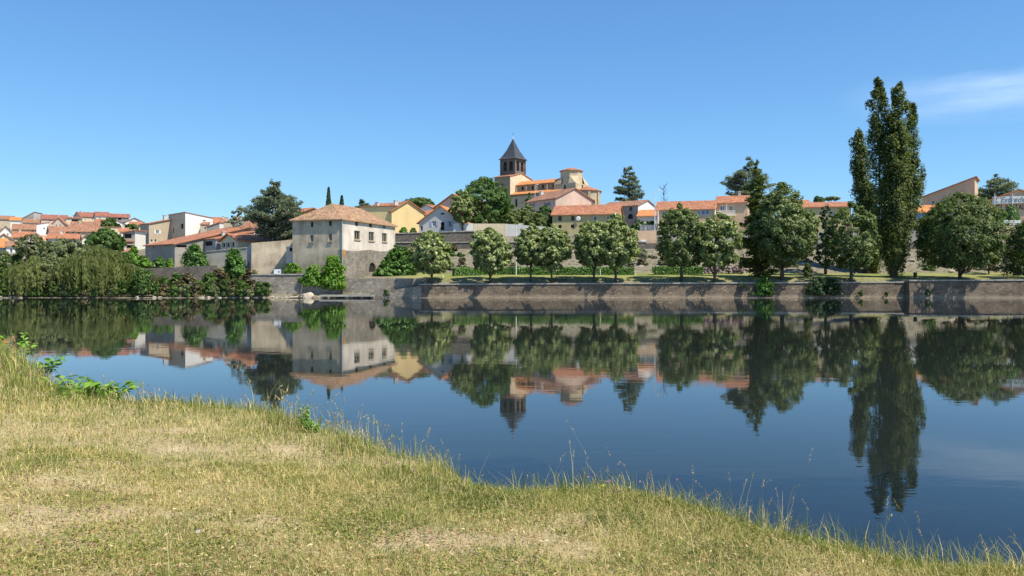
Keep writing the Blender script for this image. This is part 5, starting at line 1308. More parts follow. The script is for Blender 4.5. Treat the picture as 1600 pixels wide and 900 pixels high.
# ---------------------------------------------------------------- lime trees of the lawn
G_ = 'lime trees on the quay lawn'
tree('lime_tree', 'small lime tree nearest the mill, leaning over the quay wall end', 675, 113.5, 360, 637, 708, trunk=1.6, seed=11, pale=0.51, group=G_)
tree('lime_tree', 'lime tree with dark slim trunk at the left hedge end', 766, 113.6, 355, 731, 801, trunk=1.9, lean=-0.03, seed=12, pale=0.54, group=G_)
tree('lime_tree', 'lime tree beside the thin white lamp post', 829, 114.2, 348, 797, 858, trunk=2.3, prof='egg', lean=0.03, seed=13, pale=0.39, group=G_)
tree('lime_tree', 'lime tree standing left of the dark picnic table', 862, 113.8, 350, 832, 896, trunk=2.2, seed=14, pale=0.45, group=G_)
tree('lime_tree', 'fork trunked lime tree in the middle of the lawn', 928, 114.4, 342, 892, 958, trunk=2.4, seed=15, pale=0.38, group=G_, fork=True)
tree('lime_tree', 'full lime tree right of the fork trunked one', 962, 113.6, 331, 924, 1000, trunk=2.1, prof='egg', seed=16, pale=0.51, group=G_)
tree('lime_tree', 'dense darker lime tree in front of the tan row house', 1065, 114.6, 317, 1019, 1106, trunk=2.3, seed=17, mat='limedark', pale=0.20, group=G_)
tree('lime_tree', 'pale leaved lime tree between dense lime and dark spruce', 1116, 113.6, 331, 1082, 1158, trunk=2.5, lean=0.035, seed=18, pale=0.45, group=G_)
tree('lime_tree', 'largest silver flecked lime tree right of the spruce', 1222, 115.4, 284, 1166, 1278, trunk=2.0, prof='egg', seed=19, mat='limedark', pale=0.38, group=G_, nclump=640, n_per=46)
tree('lime_tree', 'silver flecked lime tree just left of the poplars', 1330, 113.6, 314, 1289, 1373, trunk=2.3, seed=20, mat='limedark', pale=0.38, group=G_, nclump=300)
tree('lime_tree', 'big dark round lime tree in front of the glazed house', 1500, 114.0, 300, 1433, 1562, trunk=2.4, seed=21, mat='limedark', pale=0.03, group=G_, nclump=640, n_per=46)
tree('young_tree', 'slim young tree behind the right end of the big round lime', 1545, 128.0, 372, 1523, 1563, trunk=1.9, seed=22, mat='limedark', group=G_, nclump=34, n_per=80)
tree('lime_tree', 'lime tree cut by the right edge of the picture', 1626, 114.5, 335, 1578, 1672, trunk=2.2, seed=23, mat='limedark', pale=0.14, group=G_, nclump=300)
tree('dark_tree', 'narrow dark tree between the largest lime and the next', 1290, 128.0, 316, 1267, 1314, trunk=1.2, prof='egg', seed=24, mat='cypress', nclump=70)
# spruce
cedar('spruce', 'tall dark spruce rising left of the largest lime tree', 1183, 119.5, 250, 1146, 1222, seed=31, mat='conifer', cone=True, tiers=26, n=460, S=0.3, t0=0.06)
# poplars
poplar('tall multi stemmed poplar, the highest tree of the scene', 1396, 118.0, [(1375, 121, 17, 395), (1403, 130, 18, 390), (1427, 162, 10, 330), (1390, 178, 21, 412), (1411, 235, 24, 408), (1434, 248, 14, 355), (1397, 330, 15, 427)], 1)
poplar('slender dark poplar behind the tall poplar at its left', 1368, 131.0, [(1342, 201, 10, 330), (1349, 225, 14, 385), (1358, 290, 16, 412), (1367, 360, 10, 422)], 2)

# ---------------------------------------------------------------- trees of the town
cedar('cedar', 'large blue green cedar on the terrace left of the mill', 432, 129.0, 286, 382, 478, base=8.2, seed=41, tiers=17, n=1250, S=0.27, t0=0.12)
tree('olive_tree', 'grey green airy tree behind the big cedar', 377, 150.0, 319, 358, 397, mat='olive', trunk=4, seed=42, nclump=40, n_per=60)
tree('garden_tree', 'small bright shrub tree between the big cedar and the mill', 466, 138.0, 330, 452, 486, mat='green', trunk=3, seed=43, nclump=34, n_per=80)
cypress('taller pointed cypress behind the mill roof', 513.5, 148.0, 293, 334, 507.5, 519.5, 1)
cypress('shorter pointed cypress behind the mill roof', 534, 148.0, 306, 330, 527.5, 541.5, 2)
cedar('cedar', 'distant flat topped cedar above the mill ridge', 568, 215.0, 312, 543, 589, seed=44, tiers=13, n=700, S=0.42)
tree('umbrella_pine', 'round topped pine above the white gabled house', 656, 235.0, 309, 631, 681, mat='green', trunk=4, seed=45, nclump=70, n_per=90, S=0.4)
tree('dark_broadleaf', 'big dark broadleaf tree left of the church', 752, 164.0, 275, 712, 802, mat='green', trunk=1.5, seed=46, nclump=320, n_per=60, S=0.3, crad=(0.08, 0.16))
tree('garden_lime', 'pale lime tree standing on the retaining wall by the shuttered house', 723, 151.0, 296, 699, 742, mat='lime', trunk=2.3, seed=47, pale=0.38, nclump=60, n_per=100, base=11.1)
for i, (px, y, t, a, b, lb) in enumerate([(789, 176, 316, 771, 806, 'shrubby tree directly below the church tower'), (822, 180, 319, 806, 842, 'pale green shrub tree below the church nave'), (830, 205, 301, 818, 836, 'small dark tree against the church aisle')]):
    tree('garden_tree', lb, px, y, t, a, b, mat=['green', 'lime', 'green'][i], trunk=0.8, seed=50+i, nclump=40, n_per=90, S=0.28)
tree('garden_tree', 'dark round tree in front of the pink house', 853, 172, 320, 837, 869, mat='green', trunk=1.0, seed=55, nclump=44, n_per=100, S=0.26)
tree('garden_tree', 'yellow green garden tree above the pale grey garden wall', 806, 163, 326, 786, 832, mat='lime', trunk=0.6, seed=56, nclump=50, n_per=90, S=0.28)
tree('garden_tree', 'drooping olive green tree left of the pink house front', 838, 160, 331, 826, 856, mat='lime', trunk=0.6, seed=57, nclump=40, n_per=90, S=0.26)
cedar('cedar', 'pointed blue cedar right of the church', 983, 205.0, 261, 945, 1022, seed=58, tiers=17, n=1000, S=0.36, cone=True, t0=0.15)
cedar('cedar', 'broad dark cedar behind the spruce', 1166, 185.0, 252, 1127, 1210, seed=59, tiers=15, n=1100, S=0.34)
cedar('cedar', 'broad cedar above the hotel roof', 1553, 195.0, 276, 1523, 1600, seed=60, tiers=11, n=900, S=0.34, t0=0.45)
tree('garden_tree', 'little dark tree on the skyline left of the beige row house', 1279, 210, 306, 1270, 1289, mat='green', trunk=6, seed=61, nclump=24, n_per=70, S=0.34)
tree('garden_tree', 'little pale tree on the skyline behind the beige row house', 1299, 220, 308, 1287, 1312, mat='willowgrey', trunk=7, seed=62, nclump=24, n_per=60, S=0.34)
tree('palm_bush', 'bushy garden tree in front of the grey house arch', 997, 156, 343, 986, 1010, mat='green', trunk=0.5, seed=63, nclump=28, n_per=80, S=0.24)
tree('garden_tree', 'leafy shrub under the garage roof', 1017, 166, 345, 1009, 1026, mat='green', trunk=0.4, seed=64, nclump=24, n_per=70, S=0.24)
# leafless tree on the skyline
dt = MB(); X = wx(1037, 205); z0 = Ts(X, 205); rg = random.Random(3); Hh_ = wz(287, 205)-z0
dt.tube([(0,0,-0.2),(0.1,0,Hh_*0.5),(0,0,Hh_)], [0.2,0.1,0.02], 6)
for i in range(26):
    h = Hh_*rg.uniform(0.45, 0.95); a = rg.uniform(0, 6.28); l_ = rg.uniform(0.6, 1.5)
    dt.tube([(0,0,h),(math.cos(a)*l_*0.6,math.sin(a)*l_*0.6,h+l_*0.4),(math.cos(a)*l_,math.sin(a)*l_,h+l_*0.9)], [0.05,0.035,0.012], 4)
o = dt.build('bare_tree', M['bark']); o.location = (X, 205, z0); tag(o, 'bare leafless tree on the skyline by the street lamp', 'tree')
# topiary
for k, (px, a, b, t) in enumerate([(1565, 1558, 1572, 327), (1581, 1571, 1592, 321)]):
    rng = np.random.default_rng(77+k); Y = 153.0; X = wx(px, Y); z0 = Ts(X, Y)-0.1; Ht = wz(t, Y)-z0; R = (b-a)/2/F*Y; n = 2600
    d = unit(rng.normal(size=(n, 3))); root = empty('topiary', (X, Y, z0)); tag(root, ['small clipped cone bush on the hotel terrace', 'large clipped egg shaped bush on the hotel terrace'][k], 'bush', 'clipped bushes on the hotel terrace')
    P = d*np.array([R, R, Ht*0.5])*(0.94+0.08*rng.random((n, 1)))+np.array([0, 0, Ht*0.5])
    leaf_mesh('foliage', P, unit(d+rng.normal(size=d.shape)*0.3), 0.2*(0.7+0.6*rng.random(n)), 0.4+rng.normal(size=n)*0.2, M['hedge'], rng, root)
    tb = MB(); tb.tube([(0,0,-0.1),(0,0,Ht*0.6)], [0.1,0.06], 6); tb.build('trunk', M['bark'], root)

# ---------------------------------------------------------------- left shore
willow('weeping willow with long hanging curtains, the foremost at the left shore', 158, 114.6, 387, 98, 216, 461, 1, strands=400)
willow('weeping willow at the left edge beside the foremost one', 48, 114.4, 400, 10, 90, 461, 2, strands=240)
tree('willow', 'rounded grey green willow behind the weeping ones', 105, 119.0, 370, 62, 150, mat='willowgrey', trunk=1.0, seed=71, nclump=110, n_per=110, S=0.26, group='willows at the left shore')
tree('willow', 'dark green tree between the two weeping willows', 84, 115.5, 402, 58, 116, mat='willowgrey', trunk=0.4, seed=72, nclump=60, n_per=100, S=0.24, group='willows at the left shore')
tree('feathery_tree', 'airy grey green tree in front of the left white cottage', 47, 133.0, 365, 26, 70, mat='willowgrey', trunk=1.5, seed=73, nclump=44, n_per=70, S=0.24)
tree('garden_tree', 'dark green tree above the weeping willow', 166, 146.0, 355, 136, 194, mat='green', trunk=1.2, seed=74, nclump=80, n_per=90, S=0.28, prof='egg')
tree('round_tree', 'round clipped dark tree before the flat cream house', 172, 235.0, 340, 157, 187, mat='green', trunk=1.0, seed=75, nclump=50, n_per=90, S=0.4)
bush('bush', 'bright green bush at the left edge of the shore', -20, 30, 400, 461, 114.0, 'green', 1, nclump=40, n_per=100)
bush('bush', 'dark bush right of the foremost weeping willow', 190, 254, 418, 461, 113.2, 'green', 2, nclump=44, n_per=110)
for k in range(8):
    a = [6, 28, 50, 70, 196, 210, 224, 182][k]; t = [392, 396, 393, 398, 394, 396, 399, 392][k]
    bush('bush', ['leafy bush below the front orange roof at the left edge', 'leafy bush below the small white cottage', 'leafy bush right of the small white cottage', 'leafy bush under the dark windowed house', 'leafy bush below the grey shed', 'leafy bush right of the grey shed', 'leafy bush at the left corner of the long barn', 'leafy bush left of the grey shed'][k], a-15, a+15, t, t+16, 134 if k < 4 else 131, ['willowgrey', 'green', 'green', 'willowgrey', 'green', 'bright_leaf', 'green', 'green'][k], 280+k, nclump=30, n_per=90)
bush('bush', 'low hill bush among the left houses', 188, 222, 350, 358, 232, 'green', 3, S=0.36)
bush('bush', 'bush under the modern balconied house', 201, 218, 385, 396, 150, 'bright_leaf', 4)
bush('bush', 'yellow green garden bush left of the long barn corner', 214, 240, 404, 419, 123.5, 'bright_leaf', 5)
bush('bush', 'garden bush in front of the long barn wall', 236, 262, 401, 419, 124, 'hedge', 6)
bush('bush', 'garden bush at the right end of the long barn wall', 257, 274, 403, 419, 124.5, 'bright_leaf', 7)
bush('bush', 'big round bush at the barn gable', 279, 328, 381, 421, 124.0, 'hedge', 8, nclump=60, n_per=110)
bush('bush', 'big dark bush beside the bluish return wall', 343, 389, 388, 431, 119.5, 'hedge', 9, nclump=60, n_per=110, dep=1.3)
bush('bush', 'large bright green bush hanging over the wall below the mill', 488, 551, 399, 452, 113.5, 'bright_leaf', 10, nclump=90, n_per=130, dep=1.2)
bush('bush', 'lower bright green bush left of the large one below the mill', 464, 512, 412, 446, 113.6, 'bright_leaf', 14, nclump=50, n_per=120, dep=1.0)
bush('bush', 'low pale vine on the river wall left of the bright bush', 436, 478, 411, 427, 115.2, 'bright_leaf', 11, nclump=30, n_per=70, dep=0.6)
rg = random.Random(21)
for k in range(9):
    a = 8+k*23+rg.uniform(-6, 6)
    bush('bush', ORD[k]+' low shore bush from the left under the willows', a-15, a+16, rg.uniform(436, 446), 462, 112.7, ['green', 'willowgrey', 'green'][k % 3], 180+k, nclump=20, n_per=80, dep=0.7, group='bushes under the willows')
rg = random.Random(12)
for k in range(13):
    a = 245+k*13+rg.uniform(-5, 5); t = rg.choice([419, 426, 432, 438]); yy = 119.2 if t < 425 else (117.6 if t < 435 else 115.5)
    bush('bush', ORD[k]+' tangled creeper from the left below the streaked garden wall', a-17, a+18, t, t+rg.uniform(16, 24), yy-rg.uniform(0, 0.5), ['dry', 'green', 'green', 'dry'][k % 4], 100+k, nclump=22, n_per=80, dep=0.8, group='creepers on the left river wall')
for k in range(12):
    a = 246+k*13+rg.uniform(-5, 5)
    bush('bush', ORD[k]+' low shore shrub from the left below the garden walls', a-14, a+14, rg.uniform(439, 450), 462.5, 112.9, ['green', 'dry', 'green', 'willowgrey'][k % 4], 190+k, nclump=18, n_per=80, dep=0.8, group='low shrubs on the left shore')
for k in range(7):
    a = 352+k*11+rg.uniform(-4, 4)
    bush('bush', ORD[k]+' ragged waterline shrub from the left below the white board', a-12, a+12, 437+rg.uniform(-6, 6), 461, 113.0, ['green', 'dry', 'green'][k % 3], 130+k, nclump=20, n_per=80, dep=0.7, group='shrubs under the notice board')
# ivy bank beside the mill
for k in range(9):
    a = 594+k*6.0; t = [418, 406, 396, 388, 382, 381, 384, 388, 394][k]
    bush('ivy_bush', ORD[k]+' ivy mound counting rightwards from the mill wall', a-13, a+15, t, 431, 121.8+0.3*k, 'hedge', 150+k, nclump=34, n_per=90, dep=1.4, group='ivy mounds beside the mill')
bush('bush', 'garden shrubs on the dark retaining wall by the yellow house', 622, 640, 355, 366, 151, 'bright_leaf', 160)
bush('bush', 'yellowish shrub on the dark retaining wall left of the shuttered house', 638, 653, 356, 366, 151, 'lime', 161)
bush('bush', 'round shrub under the dark broadleaf tree', 736, 762, 336, 352, 155, 'green', 162)
fb = bush('flower_bush', 'orange red flowering creeper by the shuttered house', 716, 728, 327, 339, 149.6, 'flower', 163, nclump=8, n_per=24, S=0.2)

# ---------------------------------------------------------------- lawn furniture, hedges, slope
hedge('front piece of clipped hedge right of the first lime tree', 708, 752, 121.5, 1.15, 0.9, 1, 124.5)
hedge('long clipped hedge behind the lime trees', 750, 990, 127.2, 1.15, 0.9, 2)
hedge('clipped hedge left of the lavender bed', 1019, 1098, 127.2, 1.25, 0.9, 3)
for k in range(7):
    a = 1098+k*10
    bush('lavender', ORD[k]+' lavender clump from the left at the back of the lawn', a-8, a+9, 411+(k % 3)*2, 427, 129, 'lavender', 170+k, nclump=14, n_per=60, group='lavender clumps', S=0.16)
rg = random.Random(5)
for k in range(72):
    a = rg.uniform(690, 1600); yy = rg.uniform(130.5, 145.0); X = wx(a, yy); w = rg.uniform(6, 20); hh = rg.uniform(0.4, 1.6)
    zt = Ts(X, yy); tp = HORIZON-(zt+hh-EYE)*F/yy
    bush('scrub', 'dry scrub clump on the stony slope behind the lawn', a-w, a+w, tp, None, yy, rg.choice(['dry', 'dry', 'olive', 'green']), 200+k, nclump=14, n_per=60, group='dry scrub on the slope', S=0.2)
rg = random.Random(8)
def rock(name, label, x, y, z, sx_, sy_, sz_, seed, mat='rock', group=None, cat='rock'):
    bm = bmesh.new(); bmesh.ops.create_icosphere(bm, subdivisions=2, radius=1.0); r = random.Random(seed)
    pl = [(Vector((r.gauss(0,1), r.gauss(0,1), r.gauss(0,1)+0.2)).normalized(), r.uniform(0.55, 0.9)) for _ in range(9)]
    for v in bm.verts:
        for n_, d_ in pl:
            e = v.co.dot(n_)-d_
            if e > 0: v.co -= n_*e
        v.co += Vector((r.uniform(-.04,.04),)*3)
        v.co = Vector((v.co.x*sx_, v.co.y*sy_, v.co.z*sz_))
    me = bpy.data.meshes.new(name); bm.to_mesh(me); bm.free(); me.materials.append(M[mat])
    o = link_mesh(name, me); o.location = (x, y, z); o.rotation_euler = (0, 0, r.uniform(0, 6))
    return tag(o, label, cat, group)
for k in range(30):
    a = rg.uniform(690, 1600); yy = rg.uniform(131, 144); X = wx(a, yy)
    rock('slope_rock', 'pale rock lying on the dry slope behind the lawn', X, yy, Ts(X, yy)+0.05, rg.uniform(.3,.9), rg.uniform(.3,.7), rg.uniform(.2,.45), 300+k, group='rocks on the slope')
# boulder and shore stones
rock('boulder', 'large pale boulder at the water below the bright green bush', wx(479.5, 111.2), 111.2, 0.30, 1.05, 0.9, 0.62, 21)
rock('boulder', 'flat pale stone against the large boulder', wx(461, 111.5), 111.6, 0.12, 1.3, 0.7, 0.22, 22)
rg = random.Random(18)
for k in range(40):
    a = rg.gauss(rg.choice([240, 330, 415, 445, 20, 500]), 17); yy = rg.uniform(111.3, 112.5); X = wx(a, yy)
    rock('shore_stone', 'small pale stone along the far left waterline', X, yy, 0.06, rg.uniform(.1,.62)**1.3, rg.uniform(.15,.4), rg.uniform(.05,.24), 400+k, group='stones along the left waterline')
for k, (p0, p1) in enumerate((((468, 459), (472, 443)), ((455, 462), (470, 456)))):
    db = MB(); Y = 111.0+k*0.3; db.tube([(wx(p0[0], Y), Y, 0.05), (wx((p0[0]+p1[0])/2+1, Y), Y+0.2, wz((p0[1]+p1[1])/2, Y)), (wx(p1[0], Y), Y+0.3, wz(p1[1], Y))], [0.13, 0.1, 0.04], 6)
    tag(db.build('driftwood', M['palebark']), ['upright driftwood branch beside the large boulder', 'driftwood log lying left of the large boulder'][k], 'driftwood')
# bushes growing on the quay wall
for k, (a, b, t, bo, lb, mt) in enumerate([(1172, 1218, 431, 462, 'sumac bush sprouting from the quay wall under the spruce', 'hedge'), (1245, 1330, 433, 461, 'wide dark bush overhanging the quay wall under the largest lime', 'cypress'), (1252, 1270, 411, 433, 'small upright shrub at the wall edge under the largest lime', 'limedark')]):
    Y = [111.9, 111.9, 113.6][k]
    bush('wall_bush', lb, a, b, t, bo, Y, mt, 240+k, nclump=[34, 54, 22][k], n_per=90, dep=[0.9, 0.9, 0.7][k])
for k in range(6):
    a = [603, 1160, 1345, 1385, 1450, 1300][k]
    bush('wall_plant', ['small weed on the ramp wall near the mill', 'small weed on the quay wall left of the sumac bush', 'small weed on the quay wall left of the projecting part', 'small weed low in the corner of the projecting quay wall', 'small weed low on the projecting quay wall', 'small weed on the quay wall under the wide dark bush'][k], a-6, a+6, [452, 440, 450, 455, 452, 446][k], [462, 452, 462, 463, 462, 458][k], 111.75 if a < 1413 else 110.9, 'green', 260+k, nclump=8, n_per=40, dep=0.3, S=0.14, group='weeds on the quay wall')
bush('bush', 'dark bush at the right edge behind the picnic table', 1553, 1625, 386, None, 124.0, 'cypress', 270, nclump=60, n_per=110)

def lamp(label, px, Y, top, base=None):
    X = wx(px, Y); z0 = base if base is not None else Ts(X, Y)-0.05; h = wz(top, Y)-z0
    root = empty('street_lamp', (X, Y, z0)); tag(root, label, 'lamp post', 'street lamps')
    q = MB(); q.tube([(0,0,-0.1),(0,0,h*0.5),(0,0,h)], [0.09,0.075,0.055], 8); q.build('pole', M['whitemetal'], root)
    q = MB(); q.tube([(0,0,h-0.1),(0.25,-0.05,h+0.12),(0.6,-0.1,h+0.15)], [0.04,0.04,0.035], 6); q.build('arm', M['whitemetal'], root)
    q = MB(); q.box(0.4, 1.0, -0.25, 0.05, h+0.08, h+0.26); q.build('lamp_head', M['whitemetal'], root)
lamp('thin white lamp post on the lawn between two lime trees', 806.5, 126.2, 352)
lamp('tall street lamp above the garage and the tan wall', 1023, 152, 299)
lamp('white street lamp in front of the church aisle', 836, 225, 289)
def post(label, px, Y, h, r=0.06):
    X = wx(px, Y); q = MB(); q.tube([(0,0,-0.1),(0,0,h),(0,0,h+0.03)], [r, r, r*0.6], 8); o = q.build('post', M['whitemetal']); o.name = 'marker_post'; o.location = (X, Y, Ts(X, Y)); tag(o, label, 'post')
post('short white post at the middle of the hedge', 938, 125.5, 0.9); post('short white post at the right end of the long hedge', 993, 124.5, 0.55)
post('short pale post on the path beside the first lime tree', 692, 117.0, 0.35, 0.1)
def picnic(label, px, Y, L_=1.9):
    X = wx(px, Y); root = empty('picnic_table', (X, Y, Ts(X, Y)-0.02)); tag(root, label, 'table', 'picnic tables'); w = M['darkwood']
    for k in range(4):
        q = MB(); q.box(-L_/2, L_/2, -0.36+0.185*k, -0.2+0.185*k, 0.72, 0.77); q.build('plank', w, root)
    for s_ in (-0.72, 0.52):
        q = MB(); q.box(-L_/2, L_/2, s_, s_+0.2, 0.42, 0.47); q.build('seat', w, root)
    for xx in (-L_*0.36, L_*0.36):
        q = MB(); q.box(xx-0.04, xx+0.04, -0.7, 0.7, 0.34, 0.415); q.build('beam', w, root)
        for s_ in (-1, 1):
            q = MB(); q.tube([(xx+0.09, s_*0.55, 0.0), (xx+0.09, s_*0.18, 0.715)], [0.05, 0.05], 4); q.build('leg', w, root)
picnic('dark wooden picnic table under the lime trees in mid lawn', 876, 114.4)
picnic('dark wooden picnic table at the right edge of the lawn', 1578, 119.5, 2.2)
# litter bin
X = wx(1430, 117.5); root = empty('litter_bin', (X, 117.5, Ts(X, 117.5)-0.02)); tag(root, 'dark litter bin on the lawn right of the tall poplar', 'bin')
q = MB(); q.tube([(0,0,0.05),(0,0,0.75)], [0.24,0.27], 12); q.build('bin_body', M['darkwood'], root)
q = MB(); q.tube([(0,0,0.754),(0,0,0.8)], [0.3,0.28], 12); q.build('rim', M['metal'], root)
# ---------------------------------------------------------------- grass of the near bank
def grass_mat(name, stops, trans=0.3):
    return leaf_mat(name, stops, trans, 0.6, 0.25, gain=1.1)
M['grass'] = grass_mat('meadow_grass', [(0.0, (0.075, 0.125, 0.02)), (0.3, (0.15, 0.21, 0.04)), (0.55, (0.27, 0.29, 0.085)), (0.75, (0.42, 0.36, 0.15)), (1.0, (0.62, 0.54, 0.30))])
def blades(name, X, Y, Z0, Ln, Wd, az, lean, rnd, parent=None, mat='grass'):
    """tapered, bent blades: one quad and a tip each"""
    n = len(X); d = np.stack([np.cos(az), np.sin(az)], 1); s = np.stack([-np.sin(az), np.cos(az)], 1)
    def at(t, w):
        h = Ln*(t-0.35*lean*t*t); o = Ln*lean*t*t*0.9
        c = np.stack([X+d[:, 0]*o, Y+d[:, 1]*o, Z0+h], 1); e = np.zeros((n, 3)); e[:, :2] = s*(Wd*w*0.5)[:, None]
        return c-e, c+e
    a0, a1 = at(0.0, np.ones(n)); b0, b1 = at(0.55, np.full(n, 0.8)); c0, c1 = at(1.0, np.full(n, 0.12))
    co = np.stack([a0, a1, b1, b0, c1, c0], 1).reshape(-1, 3)
    i = np.arange(n, dtype=np.int32)*6
    q = np.concatenate([np.stack([i, i+1, i+2, i+3], 1), np.stack([i+3, i+2, i+4, i+5], 1)], 0)
    me = np_mesh(name, co, q, M[mat]); a = me.attributes.new('rnd', 'FLOAT', 'FACE')
    a.data.foreach_set('value', np.clip(np.concatenate([rnd, rnd]), 0, 1).astype(np.float32))
    return link_mesh(name, me, parent)

rng = np.random.default_rng(5)
def scatter(n, x0, x1, y0, y1, dens):
    x = x0+(x1-x0)*rng.random(n); y = y0+(y1-y0)*rng.random(n); k = rng.random(n) < dens(x, y); return x[k], y[k]
# short turf
def turf(x, y):
    d = edge_d(x, y); r = np.hypot(x, y); b = bare(x, y)
    return (d < 0.9)*np.minimum(1, (5.2/r)**2)*(1-0.93*b)*(0.35+0.75*vnoise(x*3.1, y*3.1, 91))*(np.abs(x) < 0.72*y+2.2)
xa, ya = scatter(1240000, -16, 8, 3.0, 24, turf)
xb, yb = scatter(330000, -5, 5, 3.0, 8, turf)
x = np.concatenate([xa, xb]); y = np.concatenate([ya, yb])
d = edge_d(x, y); r = np.hypot(x, y); n = len(x)
green = 0.5*fbm(x*0.55+7, y*0.55, 95, 3)+0.5*fbm(x*2.6, y*2.6, 96, 2); near_edge = sstep(-2.2, -0.2, d)
ln = (0.028+0.05*rng.random(n)**1.6)*(1+0.5*near_edge)*np.clip(r/7, 0.9, 2.0)
rnd = 0.64-(green-0.45)*1.5-near_edge*0.22+rng.normal(size=n)*0.16
rnd = np.where(rng.random(n) < 0.2, 0.8+rng.random(n)*0.2, rnd)
gr = blades('short_grass', x, y, NB(x, y)-0.006, ln, 0.0038*np.clip(r/6, 0.9, 2.4)*(0.7+0.7*rng.random(n)), rng.random(n)*6.283, 0.3+0.9*rng.random(n), rnd)
tag(gr, 'short dry meadow grass covering the near bank', 'grass', kind='stuff')
# straw, leaf litter
def lit(x, y): return (edge_d(x, y) < -0.1)*np.minimum(1, (5/np.hypot(x, y))**2)*(0.3+0.7*vnoise(x*1.4, y*1.4, 97))*(np.abs(x) < 0.72*y+2)
x, y = scatter(300000, -12, 7, 3.0, 16, lit); n = len(x)
Nn = unit(np.stack([rng.normal(size=n)*0.35, rng.normal(size=n)*0.35, np.ones(n)], 1))
M['litter'] = leaf_mat('dry_litter', [(0.0, (0.09, 0.05, 0.028)), (0.4, (0.27, 0.165, 0.09)), (0.8, (0.42, 0.34, 0.20)), (1.0, (0.60, 0.52, 0.34))], 0.1, 0.8, 0.1, gain=1.1)
lo = leaf_mesh('leaf_litter', np.stack([x, y, NB(x, y)+0.008+0.025*rng.random(n)], 1), Nn, 0.007+0.014*rng.random(n), rng.random(n), M['litter'], rng, elong=2.2, width=0.7)
tag(lo, 'dry leaf scraps and straw strewn over the trodden bank', 'leaf litter', kind='stuff')
# bent straw lying over the turf
def strw(x, y): return (edge_d(x, y) < 0.2)*np.minimum(1, (6/np.hypot(x, y))**1.8)*(0.15+0.85*sstep(0.35, 0.75, vnoise(x*0.9+4, y*1.1, 141)))*(np.abs(x) < 0.72*y+2)
x, y = scatter(150000, -14, 7, 3.0, 20, strw); n = len(x); r = np.hypot(x, y)
sl = blades('lying_straw', x, y, NB(x, y)+0.004, 0.06+0.13*rng.random(n)**1.5, 0.0028*np.clip(r/6, 0.9, 2.2)*(0.7+0.6*rng.random(n)), rng.random(n)*6.283, 0.7+1.3*rng.random(n), 0.72+0.28*rng.random(n))
tag(sl, 'long pale straw blades bent over the near turf', 'straw', kind='stuff')
# small creeping weeds with round leaflets
def weed(x, y): return (edge_d(x, y) < 0.1)*np.minimum(1, (6/np.hypot(x, y))**1.8)*sstep(0.5, 0.72, fbm(x*0.9+11, y*1.2, 151, 3))*(np.abs(x) < 0.72*y+2)
x, y = scatter(420000, -12, 7, 3.0, 16, weed); n = len(x)
wd = leaf_mesh('creeping_weeds', np.stack([x, y, NB(x, y)+0.006+0.03*rng.random(n)], 1), unit(np.stack([rng.normal(size=n)*0.5, rng.normal(size=n)*0.5, np.ones(n)], 1)), 0.011+0.012*rng.random(n), 0.2+0.5*rng.random(n), M['grass'], rng, elong=1.3, width=0.9)
tag(wd, 'low green creeping weeds in patches on the near bank', 'weeds', kind='stuff')
# taller tufts, mostly along the edge of the bank
def tall(x, y):
    d = edge_d(x, y); r = np.hypot(x, y)
    e = np.exp(-((d-0.12)/0.38)**2)*(0.25+1.1*vnoise(x*1.7, y*1.7, 101)) + 0.045*(d < 0)*sstep(0.62, 0.8, vnoise(x*1.1, y*1.5, 103)) + sstep(-5.5, -8, x)*0.5*np.exp(-((d+0.6)/1.3)**2)
    return np.minimum(1, e)*np.minimum(1, (8/r)**1.4)*(np.abs(x) < 0.74*y+2.2)*(d < 1.1)
x, y = scatter(520000, -22, 7, 3.2, 28, tall); n = len(x); r = np.hypot(x, y); d = edge_d(x, y)
ln = (0.10+0.20*rng.random(n)**1.3)*np.where(d > -0.4, 1.0, 0.85)*(1+0.8*sstep(-6.5, -10, x))
rnd = 0.30+rng.normal(size=n)*0.15+0.25*(vnoise(x*1.3, y*1.3, 105)-0.4); rnd = np.where(rng.random(n) < 0.22, 0.75+0.25*rng.random(n), rnd)
gt = blades('tall_grass', x, y, NB(x, y)-0.01, ln, (0.0045+0.003*rng.random(n))*np.clip(r/8, 0.8, 2.2), rng.random(n)*6.283, 0.15+0.75*rng.random(n), rnd)
tag(gt, 'taller green grass fringe along the edge of the near bank', 'grass', kind='stuff')
# seeding stalks with heads
def stalks(x, y):
    d = edge_d(x, y); return np.minimum(1, np.exp(-((d-0.2)/0.4)**2)*(0.08+0.9*sstep(0.45, 0.75, vnoise(x*1.2, y*1.2, 111)))+0.03*(d < -0.3))*np.minimum(1, (9/np.hypot(x, y))**1.2)*(np.abs(x) < 0.74*y+2)
x, y = scatter(64000, -18, 7, 3.4, 24, stalks); n = len(x); r = np.hypot(x, y)
ln = 0.17+0.36*rng.random(n)**2.0; ln = np.where(rng.random(n) < 0.06, ln+0.28, ln)
az = rng.random(n)*6.283; le = 0.1+0.45*rng.random(n); z0 = NB(x, y)
M['straw'] = leaf_mat('straw_stalks', [(0.0, (0.20, 0.20, 0.07)), (0.5, (0.42, 0.36, 0.17)), (1.0, (0.66, 0.58, 0.36))], 0.2, gain=1.1)
so = blades('seeding_grass', x, y, z0-0.01, ln, 0.0032*np.clip(r/7, 0.9, 2.0), az, le, rng.random(n), mat='straw')
tag(so, 'thin straw coloured seeding stalks leaning over the water', 'grass', kind='stuff')
hd = []; hn = []; hr = []
k = rng.random(n) < 0.75
